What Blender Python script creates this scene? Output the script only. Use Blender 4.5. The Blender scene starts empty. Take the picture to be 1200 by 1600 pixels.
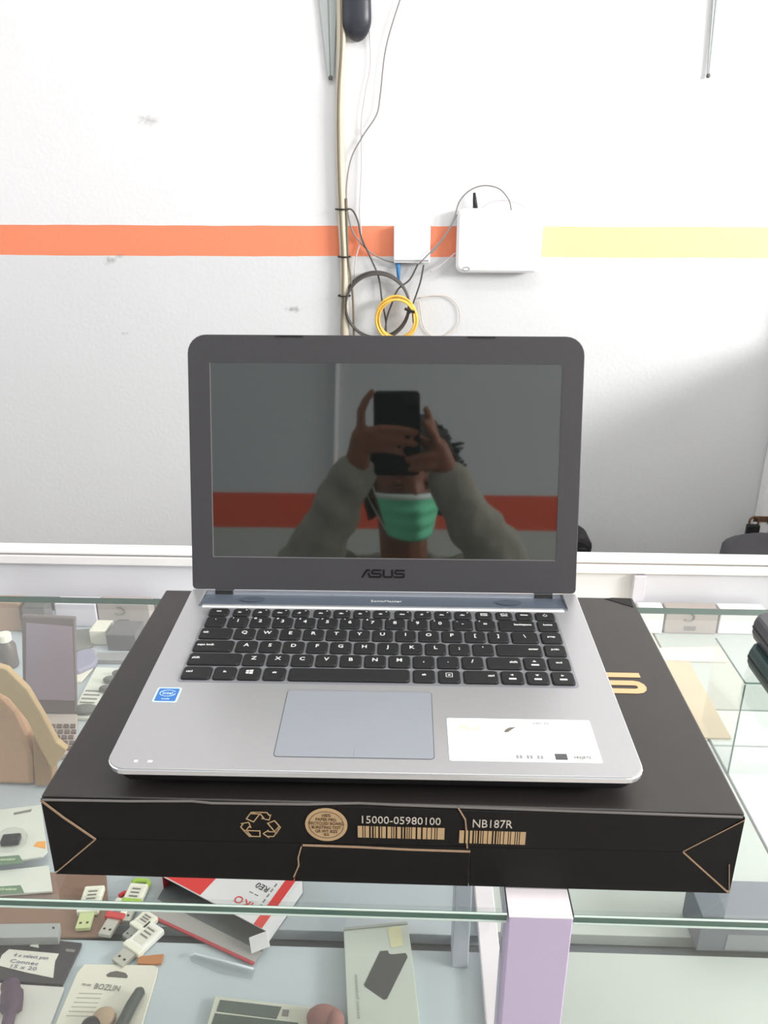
import bpy, bmesh, math, random
from mathutils import Vector, Matrix, Euler, noise
random.seed(7)
S = bpy.context.scene
COL = S.collection
GZ = 0.95                                   # height of the glass counter top above the floor

# ------------------------------------------------------------------ camera, sky, lights, exposure
F_PX, YAW, PITCH, ROLL, CAM_H = 1283.84, -0.034319, 0.383236, 0.001458, 0.439417
cf = Vector((math.sin(YAW)*math.cos(PITCH), math.cos(YAW)*math.cos(PITCH), -math.sin(PITCH)))
_r = Vector((math.cos(YAW), -math.sin(YAW), 0)); _u = _r.cross(cf)
cr = math.cos(ROLL)*_r + math.sin(ROLL)*_u
cu = -math.sin(ROLL)*_r + math.cos(ROLL)*_u
CAM = Vector((0, 0, GZ + CAM_H))
cam = bpy.data.cameras.new('camera'); camo = bpy.data.objects.new('camera', cam); COL.objects.link(camo)
camo.matrix_world = Matrix.Translation(CAM) @ Matrix((cr, cu, -cf)).transposed().to_4x4()
cam.sensor_fit = 'VERTICAL'; cam.sensor_height = 24; cam.lens = F_PX*24/1600; cam.clip_start = .004; cam.clip_end = 60
S.camera = camo

w = bpy.data.worlds.new('sky'); S.world = w; w.use_nodes = True
bg = w.node_tree.nodes['Background']; bg.inputs[0].default_value = (.86, .93, 1, 1); bg.inputs[1].default_value = .8

def area(name, loc, target, sx, sy, power, color=(1, 1, 1)):
    l = bpy.data.lights.new(name, 'AREA'); l.shape = 'RECTANGLE'; l.size = sx; l.size_y = sy; l.energy = power; l.color = color
    o = bpy.data.objects.new(name, l); COL.objects.link(o); o.location = loc
    o.rotation_euler = (Vector(target)-Vector(loc)).to_track_quat('-Z', 'Y').to_euler()
    return o
area('daylight_shopfront', (3.55, -.1, 2.2), (0, 1.7, 1.45), 1.8, .62, 190, (1, .985, .97))     # the open shopfront on the right
area('left_fill_light', (-2.5, -.2, 1.9), (0.5, .6, 1.0), 1.6, 1.8, 12, (.93, .97, 1))          # weak fill added from the left, no opening is visible there
area('ceiling_fill_light', (0, .6, 3.1), (0, .6, 0), 1.2, .25, 14, (.97, 1, .98))  # soft overhead fill, added without any visible lamp
V = S.view_settings
V.view_transform = 'Standard'; V.look = 'None'; V.gamma = 1; V.use_curve_mapping = False; V.exposure = 0.0

# ------------------------------------------------------------------ helpers
def ray(px, py): return cf + cr*((px-600)/F_PX) - cu*((py-800)/F_PX)
def at_z(px, py, z):                        # photo pixel -> point at height z above the glass top
    d = ray(px, py); return CAM + d*((GZ+z-CAM.z)/d.z)
def at_y(px, py, y):                        # photo pixel -> point at distance y
    d = ray(px, py); return CAM + d*(y/d.y)

def lin(c):
    return tuple(((v/255)/12.92 if v/255 <= .04045 else ((v/255+.055)/1.055)**2.4) for v in c)
MATS = {}
def mat(name, c, rough=.5, metal=0., var=.06, scale=40., bump=0., spec=.5, ior=1.45, coat=0., trans=0., alpha=1., stretch=None):
    if name in MATS: return MATS[name]
    m = bpy.data.materials.new(name); m.use_nodes = True; MATS[name] = m
    nt = m.node_tree; N = nt.nodes; L = nt.links; b = N['Principled BSDF']
    c = lin(c); b.inputs['Roughness'].default_value = rough; b.inputs['Metallic'].default_value = metal
    b.inputs['IOR'].default_value = ior; b.inputs['Specular IOR Level'].default_value = spec
    b.inputs['Coat Weight'].default_value = coat; b.inputs['Coat Roughness'].default_value = .05
    b.inputs['Transmission Weight'].default_value = trans; b.inputs['Alpha'].default_value = alpha
    tc = N.new('ShaderNodeTexCoord'); nz = N.new('ShaderNodeTexNoise'); nz.inputs['Scale'].default_value = scale
    nz.inputs['Detail'].default_value = 4
    src = tc.outputs['Object']
    if stretch:
        mp = N.new('ShaderNodeMapping'); mp.inputs['Scale'].default_value = stretch; L.new(src, mp.inputs[0]); src = mp.outputs[0]
    L.new(src, nz.inputs['Vector'])
    mx = N.new('ShaderNodeMix'); mx.data_type = 'RGBA'
    mx.inputs[6].default_value = (*[v*(1-var) for v in c], 1); mx.inputs[7].default_value = (*[min(1, v*(1+var)) for v in c], 1)
    L.new(nz.outputs[0], mx.inputs[0]); L.new(mx.outputs[2], b.inputs['Base Color'])
    if bump:
        bp = N.new('ShaderNodeBump'); bp.inputs['Strength'].default_value = bump; bp.inputs['Distance'].default_value = .002
        L.new(nz.outputs[0], bp.inputs['Height']); L.new(bp.outputs[0], b.inputs['Normal'])
    return m
def pane(name, tint, ior=1.5, rough=.0):
    m = bpy.data.materials.new(name); m.use_nodes = True; MATS[name] = m
    nt = m.node_tree; N = nt.nodes; L = nt.links; N.remove(N['Principled BSDF'])
    t = N.new('ShaderNodeBsdfTransparent'); t.inputs[0].default_value = (*tint, 1)
    g = N.new('ShaderNodeBsdfGlossy'); g.inputs['Roughness'].default_value = rough
    f = N.new('ShaderNodeFresnel'); ge = N.new('ShaderNodeNewGeometry'); mr = N.new('ShaderNodeMapRange')
    mr.inputs[3].default_value = ior; mr.inputs[4].default_value = 1/ior      # same reflectance on both faces of the sheet
    L.new(ge.outputs['Backfacing'], mr.inputs[0]); L.new(mr.outputs[0], f.inputs[0])
    x = N.new('ShaderNodeMixShader'); L.new(f.outputs[0], x.inputs[0]); L.new(t.outputs[0], x.inputs[1]); L.new(g.outputs[0], x.inputs[2])
    L.new(x.outputs[0], N['Material Output'].inputs[0]); return m

class MB:
    def __init__(s): s.v = []; s.f = []
    def add(s, vs, fs):
        n = len(s.v); s.v += [tuple(v) for v in vs]; s.f += [tuple(i+n for i in f) for f in fs]; return s
    def box(s, x0, x1, y0, y1, z0, z1, M=None):
        vs = [Vector(p) for p in ((x0,y0,z0),(x1,y0,z0),(x1,y1,z0),(x0,y1,z0),(x0,y0,z1),(x1,y0,z1),(x1,y1,z1),(x0,y1,z1))]
        if M: vs = [M @ p for p in vs]
        return s.add(vs, [(3,2,1,0),(4,5,6,7),(0,1,5,4),(1,2,6,5),(2,3,7,6),(3,0,4,7)])
    def loft(s, rings, cap=True, closed=False):
        n = len(rings[0]); vs = [p for r in rings for p in r]; fs = []
        K = len(rings)
        for k in range(K if closed else K-1):
            a, b = k*n, ((k+1) % K)*n
            for i in range(n): j = (i+1) % n; fs.append((a+i, a+j, b+j, b+i))
        if cap and not closed: fs.append(tuple(range(n-1, -1, -1))); fs.append(tuple((K-1)*n+i for i in range(n)))
        return s.add(vs, fs)
    def prism(s, pts, h):                   # polygon (any 3D points) pushed along vector h
        pts = [Vector(p) for p in pts]; h = Vector(h)
        nrm = (pts[1]-pts[0]).cross(pts[2]-pts[1])
        if nrm.dot(h) < 0: pts = pts[::-1]
        return s.loft([pts, [p+h for p in pts]])
    def tube(s, pts, r, n=8, closed=False):
        pts = [Vector(p) for p in pts]; K = len(pts); rs = r if isinstance(r, (list, tuple)) else [r]*K
        rings = []; up = None
        for i in range(K):
            if closed: t = pts[(i+1) % K]-pts[i-1]
            else: t = pts[min(i+1, K-1)]-pts[max(i-1, 0)]
            t.normalize()
            if up is None: up = t.orthogonal().normalized()
            else: up = (up-t*up.dot(t)).normalized()
            b = t.cross(up)
            rings.append([pts[i]+rs[i]*(math.cos(a)*up+math.sin(a)*b) for a in [2*math.pi*q/n for q in range(n)]])
        return s.loft(rings, closed=closed)
    def ball(s, c, rx, ry=None, rz=None, nu=14, nv=10, M=None):
        ry = ry or rx; rz = rz or rx; c = Vector(c); vs = [Vector((0,0,-rz))]; fs = []
        for j in range(1, nv):
            a = -math.pi/2+math.pi*j/nv
            for i in range(nu):
                b = 2*math.pi*i/nu; vs.append(Vector((rx*math.cos(a)*math.cos(b), ry*math.cos(a)*math.sin(b), rz*math.sin(a))))
        vs.append(Vector((0,0,rz))); T = len(vs)-1
        for i in range(nu):
            j = (i+1) % nu; fs.append((0, 1+j, 1+i)); fs.append((T, T-nu+i, T-nu+j))
            for k in range(nv-2): a = 1+k*nu; fs.append((a+i, a+j, a+nu+j, a+nu+i))
        if M: vs = [M @ p for p in vs]
        return s.add([c+p for p in vs], fs)
    def chain(s, pts, rs, n=12):            # limb: balls at the joints, cones between
        for p, r in zip(pts, rs): s.ball(p, r, nu=n, nv=8)
        for i in range(len(pts)-1): s.tube([pts[i], pts[i+1]], [rs[i], rs[i+1]], n)
        return s
    def strip(s, pts, wd, z=0., th=.0004):  # flat stroke of width wd through 2D points
        pts = [Vector((p[0], p[1])) for p in pts]; Lf = []; Rt = []
        for i, p in enumerate(pts):
            d1 = (p-pts[i-1]).normalized() if i else (pts[1]-p).normalized()
            d2 = (pts[i+1]-p).normalized() if i < len(pts)-1 else d1
            n1 = Vector((-d1.y, d1.x)); n2 = Vector((-d2.y, d2.x)); m = (n1+n2)
            m = m.normalized() if m.length > .01 else n1
            k = wd/2/max(.5, m.dot(n1)); Lf.append(p+m*k); Rt.append(p-m*k)
        for i in range(len(pts)-1):
            q = [Rt[i], Rt[i+1], Lf[i+1], Lf[i]]
            s.prism([(v.x, v.y, z) for v in q], (0, 0, th))
        return s
    def xf(s, M): s.v = [tuple(M @ Vector(v)) for v in s.v]; return s
    def mesh(s, name, m, smooth=False):
        me = bpy.data.meshes.new(name); me.from_pydata(s.v, [], s.f); me.update()
        if m: me.materials.append(m)
        if smooth:
            for p in me.polygons: p.use_smooth = True
        return me
    def build(s, name, m, parent=None, smooth=False, bevel=0., segs=2, at=None):
        if at is not None: a = Vector(at); s.v = [tuple(Vector(v)-a) for v in s.v]
        me = s.mesh(name, m, smooth)
        if bevel:
            bm = bmesh.new(); bm.from_mesh(me); bmesh.ops.recalc_face_normals(bm, faces=bm.faces)
            es = [e for e in bm.edges if len(e.link_faces) == 2 and e.calc_face_angle(0) > .5]
            bmesh.ops.bevel(bm, geom=es, offset=bevel, segments=segs, affect='EDGES', profile=.5, clamp_overlap=True)
            bm.to_mesh(me); bm.free()
        o = link(name, me, parent)
        if at is not None: o.location = at
        return o
def link(name, me, parent=None):
    o = bpy.data.objects.new(name, me); COL.objects.link(o)
    if parent: o.parent = parent
    return o
def tag(o, label, cat, group=None):
    o['label'] = label; o['category'] = cat
    if group: o['group'] = group
    return o
def thing(name, label, cat, loc=(0,0,0), rz=0, group=None, rot=None):
    o = bpy.data.objects.new(name, None); COL.objects.link(o); o.empty_display_size = .05; o.location = loc
    o.rotation_euler = rot or (0, 0, rz); return tag(o, label, cat, group)
def struct(o): o['kind'] = 'structure'; return o
def lab(o, label): o['label'] = label; return o
def curve(pts, n=8, closed=False):          # Catmull-Rom through points
    P = [Vector(p) for p in pts]; K = len(P); out = []
    for i in range(K if closed else K-1):
        a = P[i-1] if (closed or i) else P[0]*2-P[1]; b = P[i]; c = P[(i+1) % K]
        d = P[(i+2) % K] if (closed or i < K-2) else c*2-b
        for q in range(n):
            t = q/n; out.append(.5*((2*b)+(c-a)*t+(2*a-5*b+4*c-d)*t*t+(3*b-a-3*c+d)*t**3))
    if not closed: out.append(P[-1])
    return out
def rrect(x0, x1, y0, y1, rs, n=5):         # rounded rectangle, radii bl, br, tr, tl
    if not isinstance(rs, (list, tuple)): rs = [rs]*4
    out = []
    for (cx, cy, a0, r) in ((x0+rs[0], y0+rs[0], 180, rs[0]), (x1-rs[1], y0+rs[1], 270, rs[1]), (x1-rs[2], y1-rs[2], 0, rs[2]), (x0+rs[3], y1-rs[3], 90, rs[3])):
        for k in range(n+1):
            a = math.radians(a0+90*k/n); out.append(Vector((cx+r*math.cos(a), cy+r*math.sin(a), 0)))
    return out
def lift(pts, z, grow=0.):
    if grow:
        c = sum(pts, Vector())/len(pts); xs = [p.x for p in pts]; ys = [p.y for p in pts]
        sx = 1+2*grow/(max(xs)-min(xs)); sy = 1+2*grow/(max(ys)-min(ys))
        pts = [Vector((c.x+(p.x-c.x)*sx, c.y+(p.y-c.y)*sy, 0)) for p in pts]
    return [Vector((p.x, p.y, z)) for p in pts]
_tx = {}
def text_mesh(s, size, align='CENTER', extr=.0001, bold=0.):
    k = (s, size, align, bold)
    if k not in _tx:
        c = bpy.data.curves.new('print', 'FONT'); c.body = s; c.size = size; c.extrude = extr; c.resolution_u = 2; c.offset = bold
        c.align_x = align; c.align_y = 'CENTER'
        o = bpy.data.objects.new('print', c); me = bpy.data.meshes.new_from_object(o); bpy.data.objects.remove(o)
        _tx[k] = me
    return _tx[k]
def text(parent, name, s, size, M, m, align='CENTER', sx=1., extr=.0001):
    me = text_mesh(s, size, align, extr).copy(); me.transform(M @ Matrix.Diagonal((sx, 1, 1, 1)))
    me.materials.clear(); me.materials.append(m); return link(name, me, parent)
T = Matrix.Translation
def RX(a): return Matrix.Rotation(a, 4, 'X')
def RY(a): return Matrix.Rotation(a, 4, 'Y')
def RZ(a): return Matrix.Rotation(a, 4, 'Z')

# ------------------------------------------------------------------ the room
def wall_mat(name, z0, z1, upper, lower, stripe, stripe_lit=None, xsplit=0, smudges=()):
    m = bpy.data.materials.new(name); m.use_nodes = True; nt = m.node_tree; N = nt.nodes; L = nt.links; b = N['Principled BSDF']
    b.inputs['Roughness'].default_value = .75
    geo = N.new('ShaderNodeNewGeometry'); sp = N.new('ShaderNodeSeparateXYZ'); L.new(geo.outputs['Position'], sp.inputs[0])
    nz = N.new('ShaderNodeTexNoise'); nz.inputs['Scale'].default_value = 6; nz.inputs['Detail'].default_value = 6; L.new(geo.outputs['Position'], nz.inputs['Vector'])
    def math_(op, a, bb, c=None):
        n = N.new('ShaderNodeMath'); n.operation = op
        for i, v in enumerate((a, bb) if c is None else (a, bb, c)):
            if isinstance(v, (int, float)): n.inputs[i].default_value = v
            else: L.new(v, n.inputs[i])
        return n.outputs[0]
    def mix(f, a, bb):
        n = N.new('ShaderNodeMix'); n.data_type = 'RGBA'
        L.new(f, n.inputs[0])
        for i, v in ((6, a), (7, bb)):
            if isinstance(v, tuple): n.inputs[i].default_value = (*v, 1)
            else: L.new(v, n.inputs[i])
        return n.outputs[2]
    zz = math_('ADD', sp.outputs[2], math_('MULTIPLY', math_('SUBTRACT', nz.outputs[0], .5), .006))
    col = mix(math_('GREATER_THAN', zz, z0), lin(lower), lin(stripe))
    if stripe_lit:
        col = mix(math_('MULTIPLY', math_('GREATER_THAN', zz, z0), math_('GREATER_THAN', sp.outputs[0], xsplit)), col, lin(stripe_lit))
    col = mix(math_('GREATER_THAN', zz, z1), col, lin(upper))
    n2 = N.new('ShaderNodeTexNoise'); n2.inputs['Scale'].default_value = 2.2; n2.inputs['Detail'].default_value = 8; L.new(geo.outputs['Position'], n2.inputs['Vector'])
    col = mix(math_('MULTIPLY', n2.outputs[0], .16), col, lin((150, 150, 152)))
    n3 = N.new('ShaderNodeTexNoise'); n3.inputs['Scale'].default_value = 90; L.new(geo.outputs['Position'], n3.inputs['Vector'])
    for (c, rx, rz, amt) in smudges:        # scuffs on the paint
        dx = math_('DIVIDE', math_('SUBTRACT', sp.outputs[0], c.x), rx); dz = math_('DIVIDE', math_('SUBTRACT', sp.outputs[2], c.z), rz)
        d = math_('SQRT', math_('ADD', math_('MULTIPLY', dx, dx), math_('MULTIPLY', dz, dz)), 0)
        d = math_('ADD', d, math_('MULTIPLY', math_('SUBTRACT', n3.outputs[0], .5), 2.2))
        k = math_('MULTIPLY', math_('SUBTRACT', 1.0, math_('MINIMUM', d, 1.0)), amt)
        col = mix(k, col, lin((120, 116, 112)))
    L.new(col, b.inputs['Base Color'])
    bp = N.new('ShaderNodeBump'); bp.inputs['Strength'].default_value = .12; bp.inputs['Distance'].default_value = .004
    L.new(n3.outputs[0], bp.inputs['Height']); L.new(bp.outputs[0], b.inputs['Normal'])
    return m
YW = 2.1
sm = [(at_y(232, 188, YW), .03, .012, .45), (at_y(172, 407, YW), .016, .012, .55), (at_y(186, 400, YW), .016, .006, .5), (at_y(458, 484, YW), .026, .008, .6), (at_y(194, 521, YW), .01, .005, .4)]
M_back = wall_mat('orange striped wall with painted overexposure', GZ+.267, GZ+.338, (238, 236, 238), (222, 222, 224), (246, 140, 100), (250, 234, 160), .2, sm)  # right part of the orange stripe painted pale yellow to imitate overexposure
M_front = wall_mat('painted wall with orange stripe', GZ+.357, GZ+.471, (188, 195, 197), (180, 186, 180), (206, 74, 36))
M_white = mat('white plaster', (232, 230, 228), .8, scale=5, var=.03)
M_ceil = mat('white ceiling', (235, 235, 232), .85, scale=3, var=.03)
M_floor = mat('pale floor tile', (205, 200, 190), .35, scale=4, var=.06)
XL, XR, YF, ZC = -2.6, 3.7, -1.2, 3.2
def slab(name, b, m): return struct(MB().box(*b).build(name, m))
slab('floor', (XL-.1, XR+.1, YF-.1, YW+.1, -.1, 0), M_floor)
slab('ceiling', (XL-.1, XR+.1, YF-.1, YW+.1, ZC, ZC+.1), M_ceil)
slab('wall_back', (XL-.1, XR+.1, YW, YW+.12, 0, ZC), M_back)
slab('wall_front', (XL-.1, XR+.1, YF-.12, YF, 0, ZC), M_front)
lw = MB(); lw.box(XL-.12, XL, YF, -1.05, 0, ZC); lw.box(XL-.12, XL, .75, YW, 0, ZC); lw.box(XL-.12, XL, -1.05, .75, 2.85, ZC)
struct(lw.build('wall_left', M_white))
rw = MB(); rw.box(XR, XR+.12, YF, YW, 0, 1.3); rw.box(XR, XR+.12, YF, YW, 2.95, ZC); rw.box(XR, XR+.12, YF, -1.1, 1.3, 2.95); rw.box(XR, XR+.12, 2.0, YW, 1.3, 2.95)
struct(rw.build('wall_right', M_white))
slab('wall_partition', (1.12, 1.19, 1.1, YW, 0, GZ+.17), M_white)
slab('trim_1', (-.214, -.204, YF, YF+.02, 0, ZC), mat('white pipe', (240, 240, 240), .4))
# door leaf at the far right
dx0 = at_y(1178, 810, YW).x
dr = struct(MB().box(dx0+.022, 1.1, YW-.035, YW-.002, .0, 1.12).build('door_1', mat('rose grey door', (196, 186, 188), .5)))
MB().box(dx0, dx0+.022, YW-.045, YW-.002, 0, 1.12).build('door_edge', mat('white door edge', (245, 243, 244), .4), dr)
pl = thing('padlock', 'small dark padlock with brown hasp on the white door edge at far right', 'padlock', at_y(1176, 826, YW-.05))
M_blk = mat('black plastic', (30, 30, 33), .4, var=.1)
M_brass = mat('brown brass', (120, 92, 70), .45, metal=.4)
MB().box(-.017, .017, -.008, .008, -.02, .012).build('lock_body', M_blk, pl, bevel=.004)
MB().tube(curve([(-.011, 0, .01), (-.011, 0, .026), (0, 0, .034), (.011, 0, .026), (.011, 0, .01)], 4), .003, 6).build('shackle', M_brass, pl, smooth=True)
MB().box(.0, .045, .003, .007, .018, .034).build('hasp', M_brass, pl, bevel=.001)
MB().ball((.045, 0, .024), .010, .008, .015).build('staple_plate', M_brass, pl, smooth=True)

# ------------------------------------------------------------------ on the back wall
M_cond = mat('cream conduit', (205, 196, 178), .5, var=.12, scale=20)
M_cab = mat('dark grey cable', (84, 80, 78), .5)
M_cabm = mat('grey cable', (140, 136, 136), .5)
M_cabw = mat('white cable', (206, 198, 200), .45)
M_cabb = mat('brown grey cable', (124, 112, 96), .5)
M_tie = mat('black tie', (40, 38, 36), .5)
def wall_pts(px, off=.008): return [at_y(x, y, YW-off) for x, y in px]
cb = thing('cable_conduit', 'cream conduit with dark cables running down the white wall behind the laptop', 'conduit', (0, 0, 0))
MB().tube(curve(wall_pts([(533, -60), (533, 60), (531, 200), (534, 330), (538, 420), (540, 560), (542, 700), (545, 860), (548, 1045)], .014), 6), .0105, 10).build('conduit', M_cond, cb, smooth=True)
MB().tube(curve(wall_pts([(532, -60), (534, 60), (529, 150), (529, 240), (532, 330), (536, 420), (534, 520), (535, 640), (537, 860), (540, 1040)], .024), 6),   .0032, 6).build('cable', M_cabb, cb, smooth=True)
MB().tube(curve(wall_pts([(541, 310), (544, 400), (549, 440), (552, 480), (553, 560), (553, 640), (553, 860), (554, 1040)], .02), 6), .0028, 6).build('cable', M_cabb, cb, smooth=True)
for (x, y) in ((534, 327), (538, 401), (538, 462)):
    p = at_y(x, y, YW-.016)
    MB().tube([p+Vector((.0145*math.cos(a), .015*math.sin(a), 0)) for a in [2*math.pi*k/14 for k in range(14)]], .0022, 6, True).build('cable_tie', M_tie, cb, smooth=True)
def wire(name, label, px, r, m, off=.006):
    o = MB().tube(curve(wall_pts(px, off), 7), r, 6).build(name, m, None, True, at=at_y(*px[0], YW-off)); return tag(o, label, 'cable')
wire('wall_cable', 'thin grey cable snaking down from the top edge to the right of the black mouse', [(640, -40), (625, 0), (603, 75), (594, 150), (588, 180), (566, 214), (548, 250), (541, 300), (546, 345), (556, 370), (580, 395), (610, 409), (645, 410), (672, 397), (696, 368), (714, 335)], .0018, M_cabm, .012)
wire('wall_cable', 'thin white cable hanging from the black mouse down to the black coil', [(577, 40), (579, 100), (572, 140), (565, 190), (565, 260), (562, 330), (564, 370), (556, 405), (553, 447)], .0016, M_cabw, .009)
wire('wall_cable', 'dark cable running from the conduit tie into the yellow coil', [(537, 327), (550, 328), (559, 345), (565, 372), (580, 405), (592, 435), (597, 470), (603, 505), (602, 540)], .0022, M_cab, .014)
wire('wall_cable', 'dark cable arching from the splitter up over the top of the white router', [(655, 412), (690, 375), (708, 345), (718, 315), (735, 297), (757, 290), (780, 295), (795, 312), (799, 328)], .0018, M_cabm, .04)
wire('wall_cable', 'white cable curving from the left side of the router down past the splitter', [(712, 395), (700, 405), (688, 415), (672, 425)], .002, M_cabw, .02)
wire('wall_cable', 'dark cable dropping from the splitter into the black coil', [(653, 413), (640, 437), (622, 452), (612, 475), (604, 500), (600, 540)], .0022, M_cab, .02)
wire('wall_cable', 'short dark cable from the right corner of the splitter to the yellow coil', [(662, 414), (657, 440), (647, 470), (640, 490)], .0022, M_cab, .02)
wire('wall_cable', 'pale thin cable loop lying along the top edge of the white router', [(752, 326), (765, 317), (785, 313), (805, 316), (822, 325)], .0013, M_cabw, .03)
wire('wall_cable', 'pale beige cable loop on the wall right of the yellow coil', [(655, 470), (662, 510), (680, 527), (700, 522), (717, 505), (716, 480), (700, 464), (675, 462), (655, 466)], .0013, mat('beige cable', (214, 200, 190), .5), .006)
def coil(name, label, cx, cy, rx, rz, turns, r, m, off=.02):
    o = thing(name, label, 'cable coil', at_y(cx, cy, YW-off))
    c = at_y(cx, cy, YW-off); k = 1/F_PX*(YW*1.03)
    for t in range(turns):
        q = random.uniform(-1, 1); dx, dz = random.uniform(-2.5, 2.5)*k, random.uniform(-2.5, 2.5)*k
        MB().tube([Vector((dx+(rx+q*1.5)*k*math.cos(a), -.004*t+.003*math.sin(3*a+t), dz+(rz+q*1.5)*k*math.sin(a))) for a in [2*math.pi*i/40 for i in range(40)]], r, 6, True).build('coil_turn', m, o, True)
    return o
ck = coil('cable_coil', 'black cable coiled in a wide ring on the wall above the laptop', 590, 477, 48, 48, 3, .0026, M_cab)
yk = coil('cable_coil', 'small yellow cable coil tied beside the black coil above the laptop', 620, 497, 29, 30, 6, .0026, mat('yellow cable', (244, 196, 92), .45), .03)
kk = at_y(640, 485, YW-.05)-yk.location
MB().tube([kk+Vector((-.012, 0, .004)), kk+Vector((.012, -.004, -.004))], .004, 6).build('cable_tie', M_tie, yk)
MB().tube([kk+Vector((.006, 0, 0)), kk+Vector((.009, -.004, -.03))], .0012, 6).build('tie_tail', M_tie, yk)
M_wp = mat('white glossy plastic', (244, 243, 245), .35, var=.02)
# splitter box
p0, p1 = at_y(615, 411, YW-.03), at_y(673, 354, YW-.03)
sb = thing('splitter_box', 'small white wall box covering the orange stripe left of the router', 'wall box', (p0.x, YW, p0.z))
MB().box(0, p1.x-p0.x, -.03, -.001, 0, p1.z-p0.z).build('box_body', M_wp, sb, bevel=.003)
MB().box(.003, p1.x-p0.x-.003, -.0315, -.029, .004, .008).build('seam', mat('grey seam', (170, 170, 172), .5), sb)
ff = MB(); ff.tube([(.01, -.015, .0), (.011, -.015, -.012), (.013, -.015, -.05)], [.006, .006, .0022], 8); ff.build('blue_connector', mat('blue plastic', (74, 134, 190), .4), sb, True)
# router
p0, p1 = at_y(712, 426, YW-.04), at_y(851, 326, YW-.04)
rt = thing('router', 'white rounded wireless router mounted on the wall where the orange stripe turns to painted overexposed yellow', 'router', (p0.x, YW, p0.z))
W_, H_ = p1.x-p0.x, p1.z-p0.z
rr = rrect(0, W_, 0, H_, .016)
bd = MB(); bd.loft([[Vector((p.x, -.004, p.y)) for p in lift(rr, 0, -.004)], [Vector((p.x, -.02, p.y)) for p in rr], [Vector((p.x, -.034, p.y)) for p in rr], [Vector((p.x, -.04, p.y)) for p in lift(rr, 0, -.006)]])
bd.build('router_body', M_wp, rt)
MB().tube([(.025+.02*math.cos(a)*.4, -.041, .009+.004*math.sin(a)) for a in [2*math.pi*k/12 for k in range(12)]], .001, 5, True).build('logo_ring', mat('grey print', (150, 150, 155), .5), rt)
an = MB(); q0, q1 = at_y(743, 328, YW-.02)-rt.location, at_y(741, 301, YW-.02)-rt.location
an.tube([q0, q0*.5+q1*.5, q1], [.006, .005, .003], 8); an.build('antenna', M_blk, rt, True)
sc = MB(); sc.ball((0, 0, 0), .005, .003, .005); tag(sc.build('wall_screw', M_tie, None, True, at=at_y(845, 314, YW-.002)), 'tiny dark screw in the wall above the right corner of the router', 'screw')
# shelf bracket arms at the top
M_steel = mat('grey painted steel', (176, 180, 180), .4, metal=.2)
def bracket(px, label, w0, w1):
    a, b = at_y(px[0][0], px[0][1], YW-.004), at_y(px[1][0], px[1][1], YW-.004)
    d = (b-a); s = Vector((1, 0, 0)); o = thing('shelf_bracket', label, 'bracket', a)
    for side in (-1, 1):
        m = MB(); m.prism([s*side*w0*.12, s*side*w0, d+s*side*w1, d+s*side*w1*.12], (0, -.006, 0)); m.build('bracket_flange', M_steel, o)
    m = MB(); m.prism([s*-w0*.3, s*w0*.3, d+s*w1*.3, d-s*w1*.3], (0, -.003, 0)); m.build('bracket_web', M_steel, o)
    MB().ball((0, -.006, .004), .005, .003, .005).build('screw', mat('dark screw', (90, 88, 84), .4), o, True)
    return o
bracket([(517, 125), (511, -60)], 'grey steel shelf bracket arm beside the conduit at the top', .006, .026)
bracket([(1105, 122), (1123, -60)], 'thin grey shelf bracket arm high on the right wall', .0022, .007)
tag(MB().ball((0, 0, 0), .004, .003, .004).build('wall_screw', M_tie, None, True, at=at_y(505, 118, YW-.002)), 'tiny dark screw in the wall left of the shelf bracket tip', 'screw')
# mouse hanging on the wall
mt, mb_ = at_y(556, -25, YW-.03), at_y(557, 63, YW-.03)
mo = thing('computer_mouse', 'black computer mouse hanging against the wall at the top edge', 'mouse', (mb_.x, YW, mb_.z))
hh = mt.z-mb_.z; wd = .033
rg = []
for k in range(13):
    t = (k/12)**2; z = hh*t; e = math.sqrt(max(0, 1-(1-min(1, t/.42))**2)) if t < .42 else 1-.1*(t-.42)
    e *= (1 if t < .92 else 1-(t-.92)*5); e = max(e, .05)
    rg.append([Vector((wd*e*math.cos(a), -.004-.017*e+.017*e*math.sin(a)*-1, z)) for a in [2*math.pi*i/18 for i in range(18)]])
MB().loft(rg).build('mouse_shell', mat('graphite plastic', (52, 54, 62), .35), mo, True)
MB().box(-.0012, .0012, -.0395, -.033, hh*.72, hh*.98).build('button_gap', M_tie, mo)
MB().tube([(-.003, -.037, hh*.85), (.003, -.037, hh*.85)], .008, 10).build('scroll_wheel', M_blk, mo, True)
MB().tube(curve([(0, -.02, hh*.98), (.002, -.02, hh+.05), (-.004, -.01, hh+.25)], 5), .0018, 6).build('cable', M_cab, mo, True)

# ------------------------------------------------------------------ rear white counter
M_wl = mat('white laminate', (243, 238, 236), .4, var=.02, scale=6)
M_wl2 = mat('pale grey laminate', (226, 224, 228), .45, var=.03, scale=6)
ZT = -.2
YB0, YB1 = at_z(600, 870, ZT).y, at_z(600, 860, ZT).y+.005
rc = thing('rear_counter', 'long white counter with a narrow top running behind the laptop', 'counter', (0, YB0, 0))
def rbox(n, b, m, bev=.002, par=rc): return MB().box(b[0], b[1], b[2]-YB0, b[3]-YB0, b[4], b[5]).build(n, m, par, bevel=bev)
XA, XB = -1.9, 1.09
rbox('counter_top', (XA, XB, YB0, YB1+.004, GZ+ZT-.006, GZ+ZT), M_wl)
rbox('top_lip', (XA, XB, YB0, YB1, GZ+ZT-.027, GZ+ZT-.009), M_wl)
zf = at_y(250, 936, YB0+.012).z
rbox('fascia', (XA, XB, YB0+.012, YB1, zf, GZ+ZT-.027), M_wl2, .001)
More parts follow.
